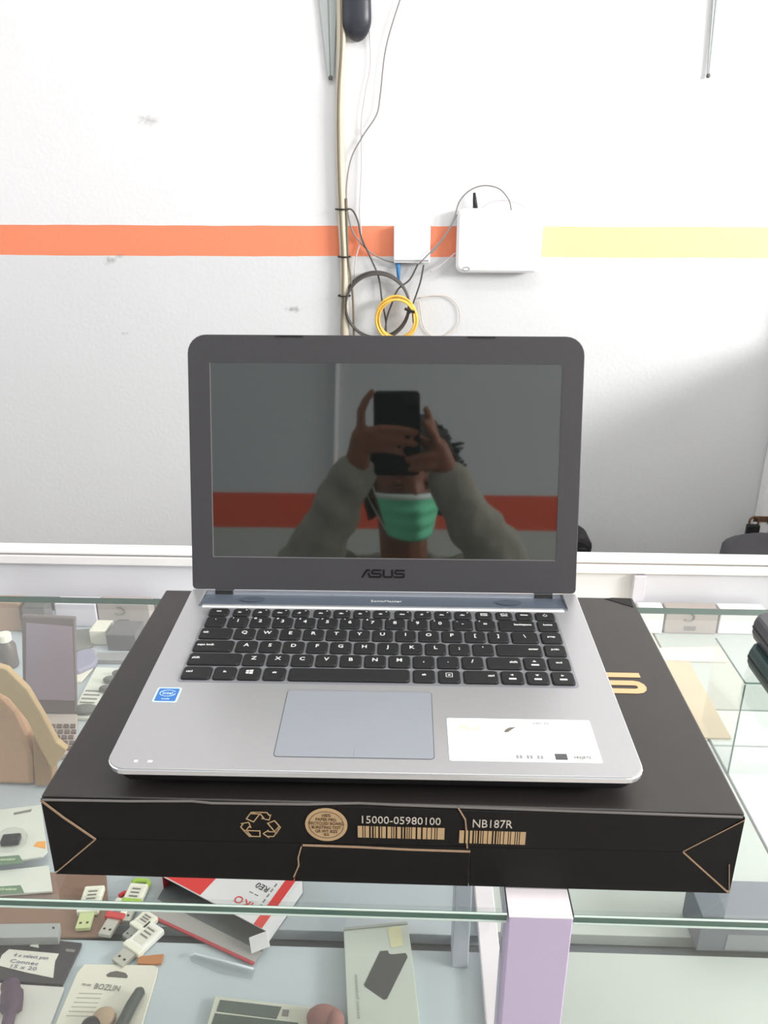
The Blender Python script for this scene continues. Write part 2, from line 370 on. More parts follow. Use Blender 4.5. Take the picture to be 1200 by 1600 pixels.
rbox('back_panel', (XA, XB, YB0+.03, YB1, 0, zf-.004), mat('rear panel', (176, 172, 166), .6), .001)
rbox('fascia_post', (at_y(986, 940, YB0).x, at_y(1004, 940, YB0).x, YB0-.004, YB0+.012, zf, GZ+ZT-.03), mat('lavender grey laminate', (214, 210, 218), .45), .001)
# stool and bag beyond
st = thing('stool', 'dark grey padded stool beyond the counter at the far right', 'stool', (0.9, 1.82, 0))
sp = at_y(1213, 853, 1.82); st.location = (sp.x, 1.82, 0)
M_pad = mat('charcoal vinyl', (70, 68, 74), .5, var=.1)
rings = []
for (r, z) in ((.12, -.10), (.125, -.08), (.12, -.02), (.09, -.004), (.03, 0)): rings.append([Vector((r*math.cos(a), r*math.sin(a), sp.z+z)) for a in [2*math.pi*i/24 for i in range(24)]])
MB().loft(rings).build('seat_pad', M_pad, st, True)
for a in (45, 135, 225, 315):
    c, s_ = math.cos(math.radians(a)), math.sin(math.radians(a))
    MB().tube([(.08*c, .08*s_, sp.z-.095), (.12*c, .12*s_, 0.0)], .012, 8).build('leg', M_steel, st, True)
bq = at_y(901, 826, 1.95); bw = at_y(921, 846, 1.95)
bgx = thing('shoulder_bag', 'black bag poking out behind the right edge of the laptop screen', 'bag', (bq.x-.05, 1.95, 0))
M_bag = mat('black nylon', (34, 33, 36), .7, var=.2, scale=80, bump=.3)
top = bq.z
bp_ = [(-.12, 0), (.05, 0), (.062, top*.55), (bw.x-bq.x+.05, top-.022), (.062, top-.006), (.03, top), (-.1, top-.01)]
MB().prism([(x, -.05, z) for x, z in bp_], (0, .1, 0)).build('bag_body', M_bag, bgx, bevel=.012)
MB().tube(curve([(-.07, 0, top-.01), (-.05, 0, top+.05), (-.01, 0, top+.04), (.01, 0, top-.005)], 5), .006, 6).build('handle', M_bag, bgx, True)
MB().box(.045, .068, -.056, -.048, top-.05, top-.03).build('buckle', M_blk, bgx, bevel=.003)

# ------------------------------------------------------------------ glass display counter
G_TOP = pane('clear counter glass', (.97, .982, .977))
M_edge = mat('green glass edge', (92, 118, 108), .12, var=.2, scale=60, stretch=(2, 30, 30))
M_chamf = mat('bright ground glass edge', (208, 222, 214), .15, var=.08)
M_lav = mat('lavender painted wood', (206, 190, 220), .5, var=.05, scale=12)
M_postt = mat('white painted wood', (238, 230, 234), .5, var=.04, scale=12)
DZ = -.33; ZD = GZ+DZ
GY0, GY1 = .399, .8165
dc = thing('display_counter', 'glass topped display counter with lavender post carrying the laptop box', 'counter', (0, GY0, 0))
def dbox(n, b, m, bev=0., par=dc): return MB().box(b[0], b[1], b[2]-GY0, b[3]-GY0, GZ+b[4], GZ+b[5]).build(n, m, par, bevel=bev)
PX0, PX1 = .0675, .1085
GT = .0075
def glass_sheet(n, x0, x1, y0, y1, z1, th=GT):
    o = dbox(n, (x0, x1, y0, y1, z1-th, z1), G_TOP)
    me = o.data; me.materials.append(M_edge)
    for p in me.polygons:
        if abs(p.normal.z) < .5: p.material_index = 1
    for (zz) in (z1-.0006, z1-th+.0006):    # ground arris along the front edge
        MB().tube([(x0, y0-GY0-.0002, GZ+zz-.0004), (x1, y0-GY0-.0002, GZ+zz-.0004)], .0008, 6).build('ground_edge', M_chamf, o)
    return o
glass_sheet('glass_top', -1.3, PX0-.001, GY0, GY1, 0)
glass_sheet('glass_top', PX1+.001, 1.05, GY0, GY1, 0)
for x0, x1 in ((-1.3, PX0-.002), (PX1+.002, 1.05)): dbox('front_glass', (x0, x1, GY0+.006, GY0+.011, DZ-.03, -GT-.0005), G_TOP)
dbox('corner_post', (PX0, PX1, GY0-.003, GY0+.028, -.95, -.0009), M_lav, .0008)
dbox('post_cap', (PX0, PX1, GY0-.003, GY0+.028, -.0008, -.0002), M_postt)
dbox('support_rail', (PX0, PX1, GY0+.029, GY1, -.03, -.0003), M_postt, .0008)
# deck boards
M_deck = mat('pale blue grey deck', (190, 201, 205), .5, var=.05, scale=6)
M_deckr = mat('pale green white deck', (188, 194, 188), .5, var=.04, scale=6)
M_cream = mat('cream deck', (248, 240, 212), .5, var=.03, scale=6)
M_tilew = mat('white tile deck', (226, 229, 227), .3, var=.02, scale=6)
M_dark = mat('dark slot', (112, 118, 124), .6)
yA, yB = .646, .6665
YE = YB0+.012
XM = .0875
def board(x0, x1, y0, y1, m, z=DZ): return dbox('deck_board', (x0, x1, y0, y1, z-.015, z), m, .0008)
board(-1.3, XM, .412, yA, M_deck); board(-1.3, XM, yB, YE-.002, mat('rear grey deck', (184, 192, 196), .5, var=.08, scale=8))  # rear left board is a slightly darker, more mottled grey
board(XM+.001, 1.05, .412, yA+.004, M_deckr)
xg = .449
ya = at_z(1120, 1157, DZ).y
board(XM+.001, xg-.002, yB+.006, ya-.002, M_deckr); board(XM+.001, xg-.002, ya+.002, YE-.002, M_cream)
yb, yc = at_z(1180, 1166, DZ).y, at_z(1180, 1110, DZ).y
board(xg+.002, 1.05, yB+.006, yb-.002, M_tilew); board(xg+.002, 1.05, yb+.002, yc-.002, M_tilew); board(xg+.002, 1.05, yc+.002, YE-.002, M_deckr)
dbox('slot_floor', (-1.3, 1.05, .412, YE-.002, DZ-.03, DZ-.018), M_dark)
dbox('base_panel', (-1.3, 1.05, .406, .43, -.95, DZ-.031), M_lav, .001)
dbox('base_body', (-1.3, 1.05, .45, YE-.002, -.95, DZ-.031), M_wl2, .001)
# strips beside the post
x0 = at_z(757, 1590, DZ).x
dbox('divider_rail', (x0, x0+.021, .5, .8, DZ+.0005, DZ+.012), M_postt, .001)
q = at_z(706, 1512, DZ)
dbox('deck_block', (q.x, q.x+.017, q.y, q.y+.03, DZ+.0005, DZ+.16), mat('grey painted block', (188, 192, 202), .5), .001)
# inner glass bay on the right
gb = thing('inner_glass_bay', 'inner glass partition with shelf inside the counter at right', 'glass shelf', (xg, .945, ZD))
zt = at_y(1160, 1070, .945).z-ZD
o = MB().box(0, .5, 0, .005, 0.001, zt).build('front_pane', pane('inner glass', (.955, .97, .965)), gb)
bd_ = at_z(1125, 995, zt+DZ+.006).y-.945
o = MB().box(0, .004, .006, bd_, 0.001, zt).build('side_pane', MATS['inner glass'], gb)
o = MB().box(.0, .5, .0, bd_, zt+.0005, zt+.006).build('shelf_pane', MATS['inner glass'], gb)
for pts in ([(0, -.0005, 0.002), (0, -.0005, zt)], [(0, -.0005, zt+.003), (.5, -.0005, zt+.003)], [(-.0005, 0, zt+.003), (-.0005, bd_, zt+.003)]):
    MB().tube(pts, .0011, 6).build('pane_edge', M_edge, gb)
# tan and pale pink bands laid as flat coloured strips on the right deck
def flat(name, label, cat, px, z, th, m, bev=.0006, group=None):    # a thin lying thing from its outline on the deck
    P = [at_z(x, y, z+th) for x, y in px]; c = sum(P, Vector())/len(P); c.z = GZ+z
    o = MB().prism(P, (0, 0, -th)).build(name, m, None, bevel=bev, at=c)
    return tag(o, label, cat, group)
flat('tinted_strip', 'matte tan strip lying on the cream deck right of the laptop box', 'cloth', [(1020, 1150), (1010, 1030), (1078, 1034), (1092, 1060), (1143, 1153)], DZ+.0006, .003, mat('matte tan', (206, 187, 158), .8, var=.1, scale=20))
flat('tinted_strip', 'matte pale pink strip behind the tan strip right of the laptop box', 'cloth', [(1015, 1031), (1008, 1012), (1130, 1010), (1137, 1033)], DZ+.0006, .003, mat('matte pale pink', (230, 214, 202), .8, var=.05, scale=20))

# ------------------------------------------------------------------ black carton
BX, BY, BW, BD, BH = -.239158, .418978, .455335, .294658, .065545
M_box = mat('black printed carton', (46, 42, 41), .42, var=.12, scale=70, bump=.05, spec=.6)
M_boxf = mat('black carton flap', (28, 25, 25), .6, var=.12, scale=70, bump=.05, spec=.22)
M_kraft = mat('kraft board edge', (176, 146, 120), .8, var=.2, scale=200)
M_print = mat('tan print', (196, 164, 126), .6, var=.1, scale=200)
M_pale = mat('pale print', (206, 196, 186), .6, var=.05)
M_copper = mat('copper print', (226, 178, 132), .45, var=.05)
bx = thing('laptop_carton', 'black cardboard laptop carton lying under the open laptop on the glass', 'carton', (BX, BY, GZ+.0002))
f_ = .0022
MB().box(0, BW, f_, BD, 0, BH).build('carton_body', M_box, bx, bevel=.0016)
def bp(px, py):                              # photo pixel -> carton front face (x, z)
    p = at_y(px, py, BY); return Vector((p.x-BX, p.z-GZ))
MB().box(.003, BW-.003, f_*.55, f_+.002, .003, BH-.003).build('board_core', M_kraft, bx)
TL, TR, BL, BR = Vector((0, BH-.0006)), Vector((BW, BH-.0006)), Vector((.0, .0003)), Vector((BW, .0003))
A, B = bp(150, 1311), bp(1067, 1331)
tabL, tabR, tb0 = bp(471, 1322), bp(735, 1328), bp(459, 1372)
def flap(n, pts, inset=.0006, y=0.):
    c = sum(pts, Vector((0, 0)))/len(pts); K = len(pts); out = []
    area2 = sum(pts[i].x*pts[(i+1) % K].y-pts[(i+1) % K].x*pts[i].y for i in range(K))
    if area2 < 0: pts = pts[::-1]
    for i in range(K):                       # inset polygon edges
        a, b, d = pts[i-1], pts[i], pts[(i+1) % K]
        e1 = (b-a).normalized(); e2 = (d-b).normalized(); n1 = Vector((-e1.y, e1.x)); n2 = Vector((-e2.y, e2.x))
        m = n1+n2; m = m/max(.3, m.dot(n1)); out.append(b+m*inset)
    return MB().prism([(p.x, y, p.y) for p in out], (0, f_*.55-y, 0)).build(n, M_boxf, bx, bevel=.0003, segs=1)
flap('side_flap', [TL, A, BL], .0007); flap('side_flap', [TR, BR, B], .0006)
tear0, tear1 = bp(717, 1264), bp(729, 1322)
mid = lambda x: A+(B-A)*((x-A.x)/(B.x-A.x))
tj = [tear0, bp(727, 1282), bp(727, 1300), tear1]
flap('upper_flap', [TL, A, mid(tabL.x), mid(tear1.x)]+tj[::-1][1:]+[Vector((tear0.x, BH-.0006))], .0003)
flap('upper_flap', [Vector((tear0.x, BH-.0006))]+tj[:-1]+[mid(tear1.x), B, TR], .0003, -.0004)
flap('lower_flap', [A, BL, Vector((tb0.x, .0003)), bp(467, 1345), mid(tabL.x)], .0003)
flap('tuck_tab', [mid(tabL.x), bp(467, 1345), Vector((tb0.x, .0003)), Vector((tabR.x, .0003)), mid(tabR.x)], .0003, -.0003)
flap('lower_flap', [mid(tabR.x), Vector((tabR.x, .0003)), BR, B], .0002)
def edge(px, wd, n='torn_edge'):
    P = [bp(*p) for p in px]; m = MB().strip(P, wd, 0, .0003); m.xf(T((0, -.0004, 0)) @ RX(math.pi/2)); return m.build(n, M_kraft, bx)
edge([(64, 1250), (100, 1277), (150, 1311)], .0016, 'worn_edge')
edge([(150, 1311), (88, 1363)], .0007, 'worn_edge'); edge([(1067, 1331), (1137, 1394)], .0009, 'worn_edge'); edge([(1067, 1330), (1163, 1281)], .0006, 'worn_edge')
edge([(473, 1320), (560, 1323), (640, 1327), (735, 1330)], .0016)
edge([(471, 1322), (466, 1340), (467, 1352), (459, 1370)], .0009)
edge([(716, 1262), (727, 1280), (729, 1300), (730, 1325)], .0009)
edge([(1139, 1350), (1139, 1394)], .0005, 'worn_edge')
tw = [at_z(x, y, BH+.0003) for x, y in ((66, 1250), (200, 1252), (300, 1252), (330, 1255), (480, 1257), (560, 1255), (620, 1258), (900, 1268), (1160, 1277))]
MB().tube([p-bx.location for p in tw], .0008, 5).build('worn_edge', mat('scuffed carton edge', (112, 106, 104), .7), bx)
# corner dent at the back right
MB().prism([(BW-.028, BD-.003, BH-.001), (BW-.004, BD-.02, BH-.001), (BW-.002, BD-.0015, BH-.001), (BW-.02, BD-.001, BH-.001)], (0, 0, .0016)).build('corner_crease', mat('rubbed carton', (30, 28, 28), .8), bx, bevel=.0006)
# prints on the front
FM = lambda x, z, s=1.: T((x, -.0005, z)) @ RX(math.pi/2)
slope = math.atan2(B.y-A.y, B.x-A.x)
def ftext(s, px0, px1, py, size_px, m=M_pale):
    a, b = bp(px0, py), bp(px1, py+ (px1-px0)*.0205); h = size_px*.000545
    me = text_mesh(s, h); wdt = max(v.co.x for v in me.vertices)-min(v.co.x for v in me.vertices); c = (a+b)/2
    text(bx, 'print', s, h, FM(c.x, c.y), m, sx=(b-a).length/wdt)
ftext('15000-05980100', 564, 687, 1281, 16); ftext('NB187R', 738, 800, 1287, 17)
def barcode(px0, px1, py0, py1, seed):
    rnd = random.Random(seed); a, b = bp(px0, py0), bp(px1, py1); x = a.x; m = MB(); h = a.y-b.y; k = (b.x-a.x)
    first = True; dy = (bp(px1, py0).y-a.y)
    while x < b.x-.0005:
        wv = rnd.choice((.0008, .0008, .0016, .0024)) if not first else .003; first = False
        if x+wv > b.x-.003: wv = b.x-x
        z = a.y-h
        m.box(x, min(x+wv, b.x), -.0008, -.0004, z, a.y); x += wv+rnd.choice((.0006, .0006, .0011))
    m.build('barcode', M_print, bx)
barcode(559, 694, 1290, 1311, 3); barcode(718, 820, 1297, 1319, 5)
# oval stamp
c = bp(510, 1288); rx_, rz_ = (bp(543, 1288)-bp(477, 1288)).x/2, (bp(510, 1263)-bp(510, 1314)).y/2
ov = MB(); ov.prism([(c.x+rx_*math.cos(a), -.0005, c.y+rz_*math.sin(a)) for a in [2*math.pi*k/40 for k in range(40)]], (0, -.0002, 0)); st_ = ov.build('oval_stamp', M_print, bx)
M_dk = mat('dark brown print', (96, 74, 54), .6)
rg_ = MB(); rg_.tube([(c.x+rx_*.82*math.cos(a), -.0007, c.y+rz_*.80*math.sin(a)) for a in [2*math.pi*k/40 for k in range(40)]], .00022, 4, True); rg_.build('stamp_ring', M_dk, st_)
for k, (s, zz, sz) in enumerate((('100%', .56, .0036), ('PAPER MILL', .32, .0034), ('RECYCLED BOARD', .08, .0034), ('BURSTING TEST', -.16, .0034), ('GR WT SIZE', -.4, .0034), ('KG', -.6, .003))):
    text(st_, 'stamp_print', s, sz, FM(c.x, c.y+rz_*zz, 1) @ T((0, 0, .0003)), M_dk, sx=.8)
# recycling mark: three folded arrows
c = bp(407, 1289); rr_ = .0135; rc_ = MB()
def rot2(p, a): return Vector((p[0]*math.cos(a)-p[1]*math.sin(a), p[0]*math.sin(a)+p[1]*math.cos(a)))
for k in range(3):
    a = math.radians(120*k)
    for pl_ in ([(-.55, -.42), (-.05, -.42), (-.05, -.85), (-.62, -.85), (-.92, -.4), (-.55, -.42)], [(.12, -.62), (.4, -.36), (.4, -.46), (.72, -.46), (.97, -.02), (.9, -.36), (.66, -.82), (.4, -.82), (.4, -.9), (.12, -.62)]):
        rc_.strip([Vector((q.x*1.08, q.y*.95)) for q in [rot2(p, a)*rr_*.86 for p in pl_]], .0007, 0, .0002)
rc_.xf(FM(c.x, c.y)); rc_.build('recycling_mark', M_print, bx)
# stroke lettering used for the maker's wordmark
def wordmark(h, wd=.23):
    m = MB(); x = 0
    def st(P): m.strip([(p[0]*h, p[1]*h) for p in P], wd*h, 0, .0002)
    st([(0.02, 0), (.62, .9)]); st([(.5, .9), (1.0, .9)]); st([(.78, .62), (1.02, .0)]); 
    def Sx(o): st([(o+1.28, .9), (o+.3, .9), (o+.16, .74), (o+.16, .62), (o+.28, .5), (o+1.0, .5), (o+1.11, .47), (o+1.18, .39), (o+1.2, .3), (o+1.18, .21), (o+1.11, .13), (o+1.0, .1), (o+.0, .1)])
    Sx(1.08); st([(2.62, 1), (2.62, .24), (2.76, .1), (3.5, .1), (3.64, .24), (3.64, 1)]); Sx(3.85)
    return m, 5.15*h
pR, pt, pb = at_z(1009, 1075, BH), at_z(995, 1053, BH), at_z(990, 1084, BH)
hl = pt.y-pb.y
m, wl = wordmark(hl); s = .9
m.xf(T((pR.x-BX-5.15*hl, pb.y-BY, BH+.0002))); m.build('top_print', M_copper, bx)

# ------------------------------------------------------------------ laptop
LX, LY, LR, TILT, LLID, DH = -.195545, .424475, .009295, .257429, .2285, .2397
SL = math.atan(.006/.243); LW = .3485
M_sil = mat('silver deck', (180, 179, 181), .34, metal=.55, var=.02, scale=300)
M_rim = mat('silver rim', (226, 226, 230), .22, metal=.7, var=.02)
M_tray = mat('grey key tray', (150, 151, 157), .4, metal=.5, var=.02)
M_key = mat('black keycap', (31, 31, 32), .55, spec=.4, var=.06, scale=200)
M_leg = mat('white key print', (214, 214, 214), .5)
M_bez = mat('charcoal bezel', (66, 64, 67), .6, var=.06, scale=300, bump=.05)
M_under = mat('black underside', (24, 24, 27), .5)
M_scr = mat('black glossy screen', (20, 23, 22), .03, var=.05, spec=.5, ior=2.3)
lp = thing('laptop', 'open silver laptop with black keys and dark screen standing on the black carton', 'laptop', (LX, LY, GZ+BH+.0004), LR)
DM = T((0, 0, .021)) @ RX(SL)               # deck plane
def dk(mb): return mb.xf(DM)
NV0, NU0, NU1 = .212, .012, LW-.012
front = rrect(0, LW, 0, .24, [.013, .013, .004, .004])
out = [Vector((0, .2397, 0))] + [p for p in front if p.x < .1 and p.y < .13] + [p for p in front if p.x > .1 and p.y < .13] + [Vector((LW, .2397, 0)), Vector((NU1, .2397, 0)), Vector((NU1, NV0, 0)), Vector((NU0, NV0, 0)), Vector((NU0, .2397, 0))]
dk(MB().loft([lift(out, -.0035), lift(out, 0)])).build('palm_rest', M_sil, lp, bevel=.0004)
fr2 = rrect(0, LW, 0, .2397, [.013, .013, .004, .004])
dk(MB().loft([lift(fr2, -.0052, -.001), lift(fr2, -.0046, .0004), lift(fr2, -.0012, .0007), lift(fr2, -.0006, .0003), lift(fr2, -.0006, -.0003)], cap=False)).build('deck_rim', M_rim, lp)
un = rrect(.001, LW-.001, .001, .2385, [.012, .012, .005, .005])
dk(MB().loft([lift(un, -.0165, -.012), lift(un, -.0135, -.004), lift(un, -.0053, -.0005)])).build('underside', M_under, lp)
for u in (.04, LW-.04):
    for v, z in ((.025, .0), (.215, 0)):
        MB().tube([(u, v, 0), (u, v, .0075+v*.025)], .007, 12).build('rubber_foot', M_under, lp)
# sloping strip in front of the hinge
M_trough = mat('hinge strip with lid reflection tone', (104, 114, 128), .42, metal=.4, var=.02, scale=200)  # dark blue tone puts the dark lid's reflection into the strip colour
rgs = []
for (v, z) in ((NV0-.0035, -.0002), (NV0-.002, .0003), (NV0, .0002), (NV0+.0035, -.0012), (.236, -.0042), (.2395, -.0048)):
    rgs.append([(NU0+.0003, v, z), (NU1-.0003, v, z), (NU1-.0003, v, -.0052), (NU0+.0003, v, -.0052)])
dk(MB().loft(rgs)).build('hinge_strip', M_trough, lp)
dk(MB().loft([[(NU0+.004, NV0-.0052, .0000), (NU1-.004, NV0-.0052, .0000), (NU1-.004, NV0-.0052, -.001), (NU0+.004, NV0-.0052, -.001)], [(NU0+.004, NV0-.003, .0009), (NU1-.004, NV0-.003, .0009), (NU1-.004, NV0-.003, -.001), (NU0+.004, NV0-.003, -.001)], [(NU0+.004, NV0-.0005, .0009), (NU1-.004, NV0-.0005, .0009), (NU1-.004, NV0-.0005, -.001), (NU0+.004, NV0-.0005, -.001)]])).build('hinge_lip', M_rim, lp)
for u in (.057, .2865):
    dk(MB().loft([[(u+.0115*math.cos(a), .2265+.0065*math.sin(a), -.0025+(.0065*math.sin(a))*-.146+dz) for a in [2*math.pi*k/20 for k in range(20)]] for dz in (0, .0004)])).build('speaker_grille', mat('dark speaker mesh', (74, 82, 94), .6), lp)
text(lp, 'deck_print', 'SonicMaster', .0062, DM @ T((LW/2+.003, .2262, -.0025)) @ RX(-.146), M_leg, sx=.9)
dk(MB().loft([lift(rrect(.0225, .3245, .0955, .205, .003), 0), lift(rrect(.0225, .3245, .0955, .205, .003), .0002)])).build('key_tray', M_tray, lp)
# keys
_km = {}
def key(x0, x1, v0, leg=None, dp=15.5, size=.0062, pos='c', sub=None):
    x0, x1, v0 = x0/1000, x1/1000, v0/1000; wv = round(x1-x0, 4); kk = (wv, dp)
    if kk not in _km:
        d = dp/1000; r = min(.0022, d*.3); P = rrect(-wv/2, wv/2, 0, d, r, 2)
        _km[kk] = MB().loft([lift(P, .0002, .0003), lift(P, .0013, .0002), lift(P, .0021, -.0006)]).mesh('key', M_key)
    o = link('key', _km[kk], lp); o.matrix_local = DM @ T(((x0+x1)/2, v0, 0))
    def put(s, sz, x, y, al='CENTER'):
        me = text_mesh(s, sz, al, .00002, .00013); 
        if not me.materials: me.materials.append(M_leg)
        q = link('legend', me, o); q.location = (x, y, .00215)
    d = dp/1000
    if leg:
        if pos == 'c': put(leg, size, 0, d*.56)
        elif pos == 'l': put(leg, .0036, -wv/2+.0025, d*.55, 'LEFT')
        elif pos == 'r': put(leg, .0036, wv/2-.0025, d*.55, 'RIGHT')
    if sub: put(sub, .0026, -wv*.28, d*.84)
    return o
def icon(o, polys, z=.00215):
    m = MB()
    for P in polys: m.prism([(x/1000, y/1000, z) for x, y in P], (0, 0, .00004))
    m.build('legend', M_leg, o)
FR, FD = 191.2, 11.4
key(25, 41.7, FR, 'esc', FD, .0031)
fx = [45.8, 62.9, 80, 97.1, 115.6, 132.7, 149.8, 166.9, 185.4, 202.5, 219.6, 236.7]
for i, x in enumerate(fx):
    o = key(x, x+14.2, FR, None, FD); icon(o, [[(-2.8, 4), (.2+(i % 3)*.6, 4), (.2+(i % 3)*.6, 5.2), (-2.8+(i % 2)*1.3, 5.2)], [(-2.2, 5.6), (-1.2+(i % 2), 5.6), (-1.2+(i % 2), 6.4)], [(3.4, 8.2), (4.8, 8.2), (4.8, 9.2), (3.4, 9.2)]])
for x, s in ((255, 'pause\nbreak'), (272.2, 'prt sc\nsysrq'), (289.3, 'delete')): key(x, x+13.8, FR, s, FD, .0026)
o = key(305.9, 322.3, FR, None, FD)
pw = MB(); pw.tube([(.0016*math.cos(a), .006+.0016*math.sin(a), .002) for a in [math.radians(120+300*k/10) for k in range(11)]], .0003, 4); pw.box(-.0002, .0002, .0065, .0086, .0019, .0022); pw.build('legend', M_leg, o)
key(25.5, 41.7, 173.2, '`')
for i, (s, u) in enumerate(zip('1234567890-=', '!@#$%^&*()_+')): key(44.5+19*i, 44.5+19*i+16.5, 173.2, s, sub=u)
key(272.7, 302.9, 173.2, 'backspace', pos='r'); key(305.7, 322.3, 173.2, 'home', size=.0033)
key(25, 51, 154.7, 'tab', pos='l')
for i, s in enumerate('QWERTYUIOP[]'): key(53.4+19*i, 53.4+19*i+16.6, 154.7, s)
key(281.6, 303, 154.7, '\\'); key(305.7, 322.4, 154.7, 'pgup', size=.0033)
key(24.5, 55.9, 135.8, 'caps lock', pos='l')
for i, s in enumerate("ASDFGHJKL;'"): key(58.4+19*i, 58.4+19*i+16.6, 135.8, s)
key(267.3, 303.2, 135.8, 'enter', pos='r'); key(305.7, 322.4, 135.8, 'pgdn', size=.0033)
key(24.6, 65.6, 117.1, 'shift', pos='l')
for i, s in enumerate('ZXCVBNM,./'): key(67.6+19*i, 67.6+19*i+16.6, 117.1, s)
key(258, 284.3, 117.1, 'shift', pos='r')
o = key(286.8, 303.4, 117.1); icon(o, [[(-1.6, 9), (1.6, 9), (0, 11.4)], [(-3, 4), (3, 4), (3, 6), (-3, 6)]]); key(305.6, 322.4, 117.1, 'end', size=.0033)
key(24.6, 46.4, 98.2, 'ctrl', pos='l'); key(48.6, 65.2, 98.2, 'fn', size=.0031)
o = key(67.4, 83.9, 98.2); icon(o, [[(-2.6, 6.6), (-.3, 6.4), (-.3, 8.6), (-2.6, 8.6)], [(.1, 6.3), (2.8, 6), (2.8, 8.6), (.1, 8.6)], [(-2.6, 9), (-.3, 9), (-.3, 11.2), (-2.6, 11)], [(.1, 9), (2.8, 9), (2.8, 11.6), (.1, 11.3)]])
key(86.6, 103.2, 98.2, 'alt', size=.0031); key(105.9, 197.8, 98.2); key(200.6, 217, 98.2, 'alt', size=.0031)
o = key(219.7, 236.1, 98.2); icon(o, [[(-2.6, 6), (2.6, 6), (2.6, 6.5), (-2.6, 6.5)], [(-2.6, 11), (2.6, 11), (2.6, 11.5), (-2.6, 11.5)], [(-2.6, 6), (-2.1, 6), (-2.1, 11.5), (-2.6, 11.5)], [(2.1, 6), (2.6, 6), (2.6, 11.5), (2.1, 11.5)], [(-1, 8), (1, 8), (1, 9.4), (-1, 9.4)]])
key(238.9, 264.7, 98.2, 'ctrl', pos='r')
for x, tri in ((267.2, [(-1.4, 10), (1, 8.8), (1, 11.2)]), (286.3, [(-1.6, 11), (0, 8.8), (1.6, 11)]), (305.4, [(1.4, 10), (-1, 11.2), (-1, 8.8)])):
    o = key(x, x+16.7, 98.2); icon(o, [tri, [(-2.8, 4), (2.8, 4), (2.8, 6), (-2.8, 6)]])
# touchpad
dk(MB().loft([lift(rrect(.1075, .2142, .0134, .0876, .003), 0), lift(rrect(.1075, .2142, .0134, .0876, .003), .00012)])).build('touchpad_gap', mat('touchpad gap', (96, 97, 102), .5), lp)
tp = dk(MB().loft([lift(rrect(.1081, .2136, .014, .087, .0025), 0), lift(rrect(.1081, .2136, .014, .087, .0025), .0003)])).build('touchpad', mat('silver blue touchpad', (158, 162, 170), .4, metal=.35, var=.02), lp)
dk(MB().box(.1606, .1609, .0145, .024, .0003, .00042)).build('click_line', M_tray, tp)
# stickers
M_stw = mat('white sticker paper', (250, 249, 244), .6, var=.01)
stk = dk(MB().loft([lift(rrect(.2238, .3237, .0128, .0572, .0015), .0), lift(rrect(.2238, .3237, .0128, .0572, .0015), .00022)])).build('white_sticker', M_stw, lp)
lab(stk, 'white paper sticker with small print')
M_gold = mat('pale gold print', (214, 204, 168), .6); M_gry = mat('grey print', (140, 138, 134), .6); M_lt = mat('light print', (206, 204, 204), .6)
def dt(s, u, v, sz, m, sx=1., sh=0.): text(stk, 'sticker_print', s, sz, DM @ T((u, v, .0003)) @ Matrix(((1, sh, 0, 0), (0, 1, 0, 0), (0, 0, 1, 0), (0, 0, 0, 1))), m, sx=sx)
dt('Mydy', .2395, .0465, .0085, M_gold, .9, .35); dt('X441-SA', .289, .0525, .0032, M_gry)
ft = MB(); ft.prism([(.2625, .0425, .0003), (.265, .0425, .0003), (.2682, .0455, .0003), (.2712, .0482, .0003), (.267, .0478, .0003), (.2638, .0455, .0003)], (0, 0, .00006)); dk(ft).build('sticker_feather', mat('dark grey print', (110, 106, 98), .6), stk)
for (u0, u1, v) in ((.228, .233, .027), (.234, .252, .0268), (.228, .231, .0235), (.235, .246, .0238), (.258, .264, .027), (.266, .271, .027), (.259, .269, .0242), (.281, .288, .0272)):
    dk(MB().box(u0, u1, v, v+.0008, .0002, .0003)).build('sticker_print', M_lt, stk)
rn = random.Random(4)
for k in range(9):
    u = .2655+k*.0023; dk(MB().box(u, u+.0017, .0157, .0192, .0002, .0003)).build('sticker_print', M_gry if k % 3 else M_lt, stk)
dk(MB().box(.2935, .3015, .0152, .0212, .0002, .0003)).build('sticker_badge', mat('charcoal print', (84, 86, 88), .6), stk)
dt('FREJRTE', .3115, .0176, .0034, mat('charcoal print', (84, 86, 88), .6), .95)
M_ib = mat('blue sticker', (52, 112, 184), .35, var=.05); M_iw = mat('pale blue print', (206, 228, 246), .4)
isk = dk(MB().loft([lift(rrect(.0108, .0288, .070, .0878, .0016), 0), lift(rrect(.0108, .0288, .070, .0878, .0016), .0003)])).build('blue_sticker', M_iw, lp)
lab(isk, 'small blue processor sticker')
dk(MB().loft([lift(rrect(.0122, .0276, .0712, .0866, .0012), .0003), lift(rrect(.0122, .0276, .0712, .0866, .0012), .0004)])).build('sticker_face', M_ib, isk)
e = MB(); e.tube([(.0199+.0058*math.cos(a), .0806+.0037*math.sin(a), .00045) for a in [math.radians(25+325*k/22) for k in range(23)]], .0003, 4); dk(e).build('sticker_ring', M_iw, isk)
text(isk, 'sticker_print', 'intel', .0045, DM @ T((.0199, .0806, .00046)), M_iw); text(isk, 'sticker_print', 'inside', .0026, DM @ T((.0199, .0738, .00046)), M_iw)
# tiny scuffs on the front lip
for (u, v, a) in ((.0175, .006, .0022), (.0265, .006, .003)):
    dk(MB().box(u, u+a, v, v+.002, .0, .00012)).build('paper_fleck', M_stw, lp)
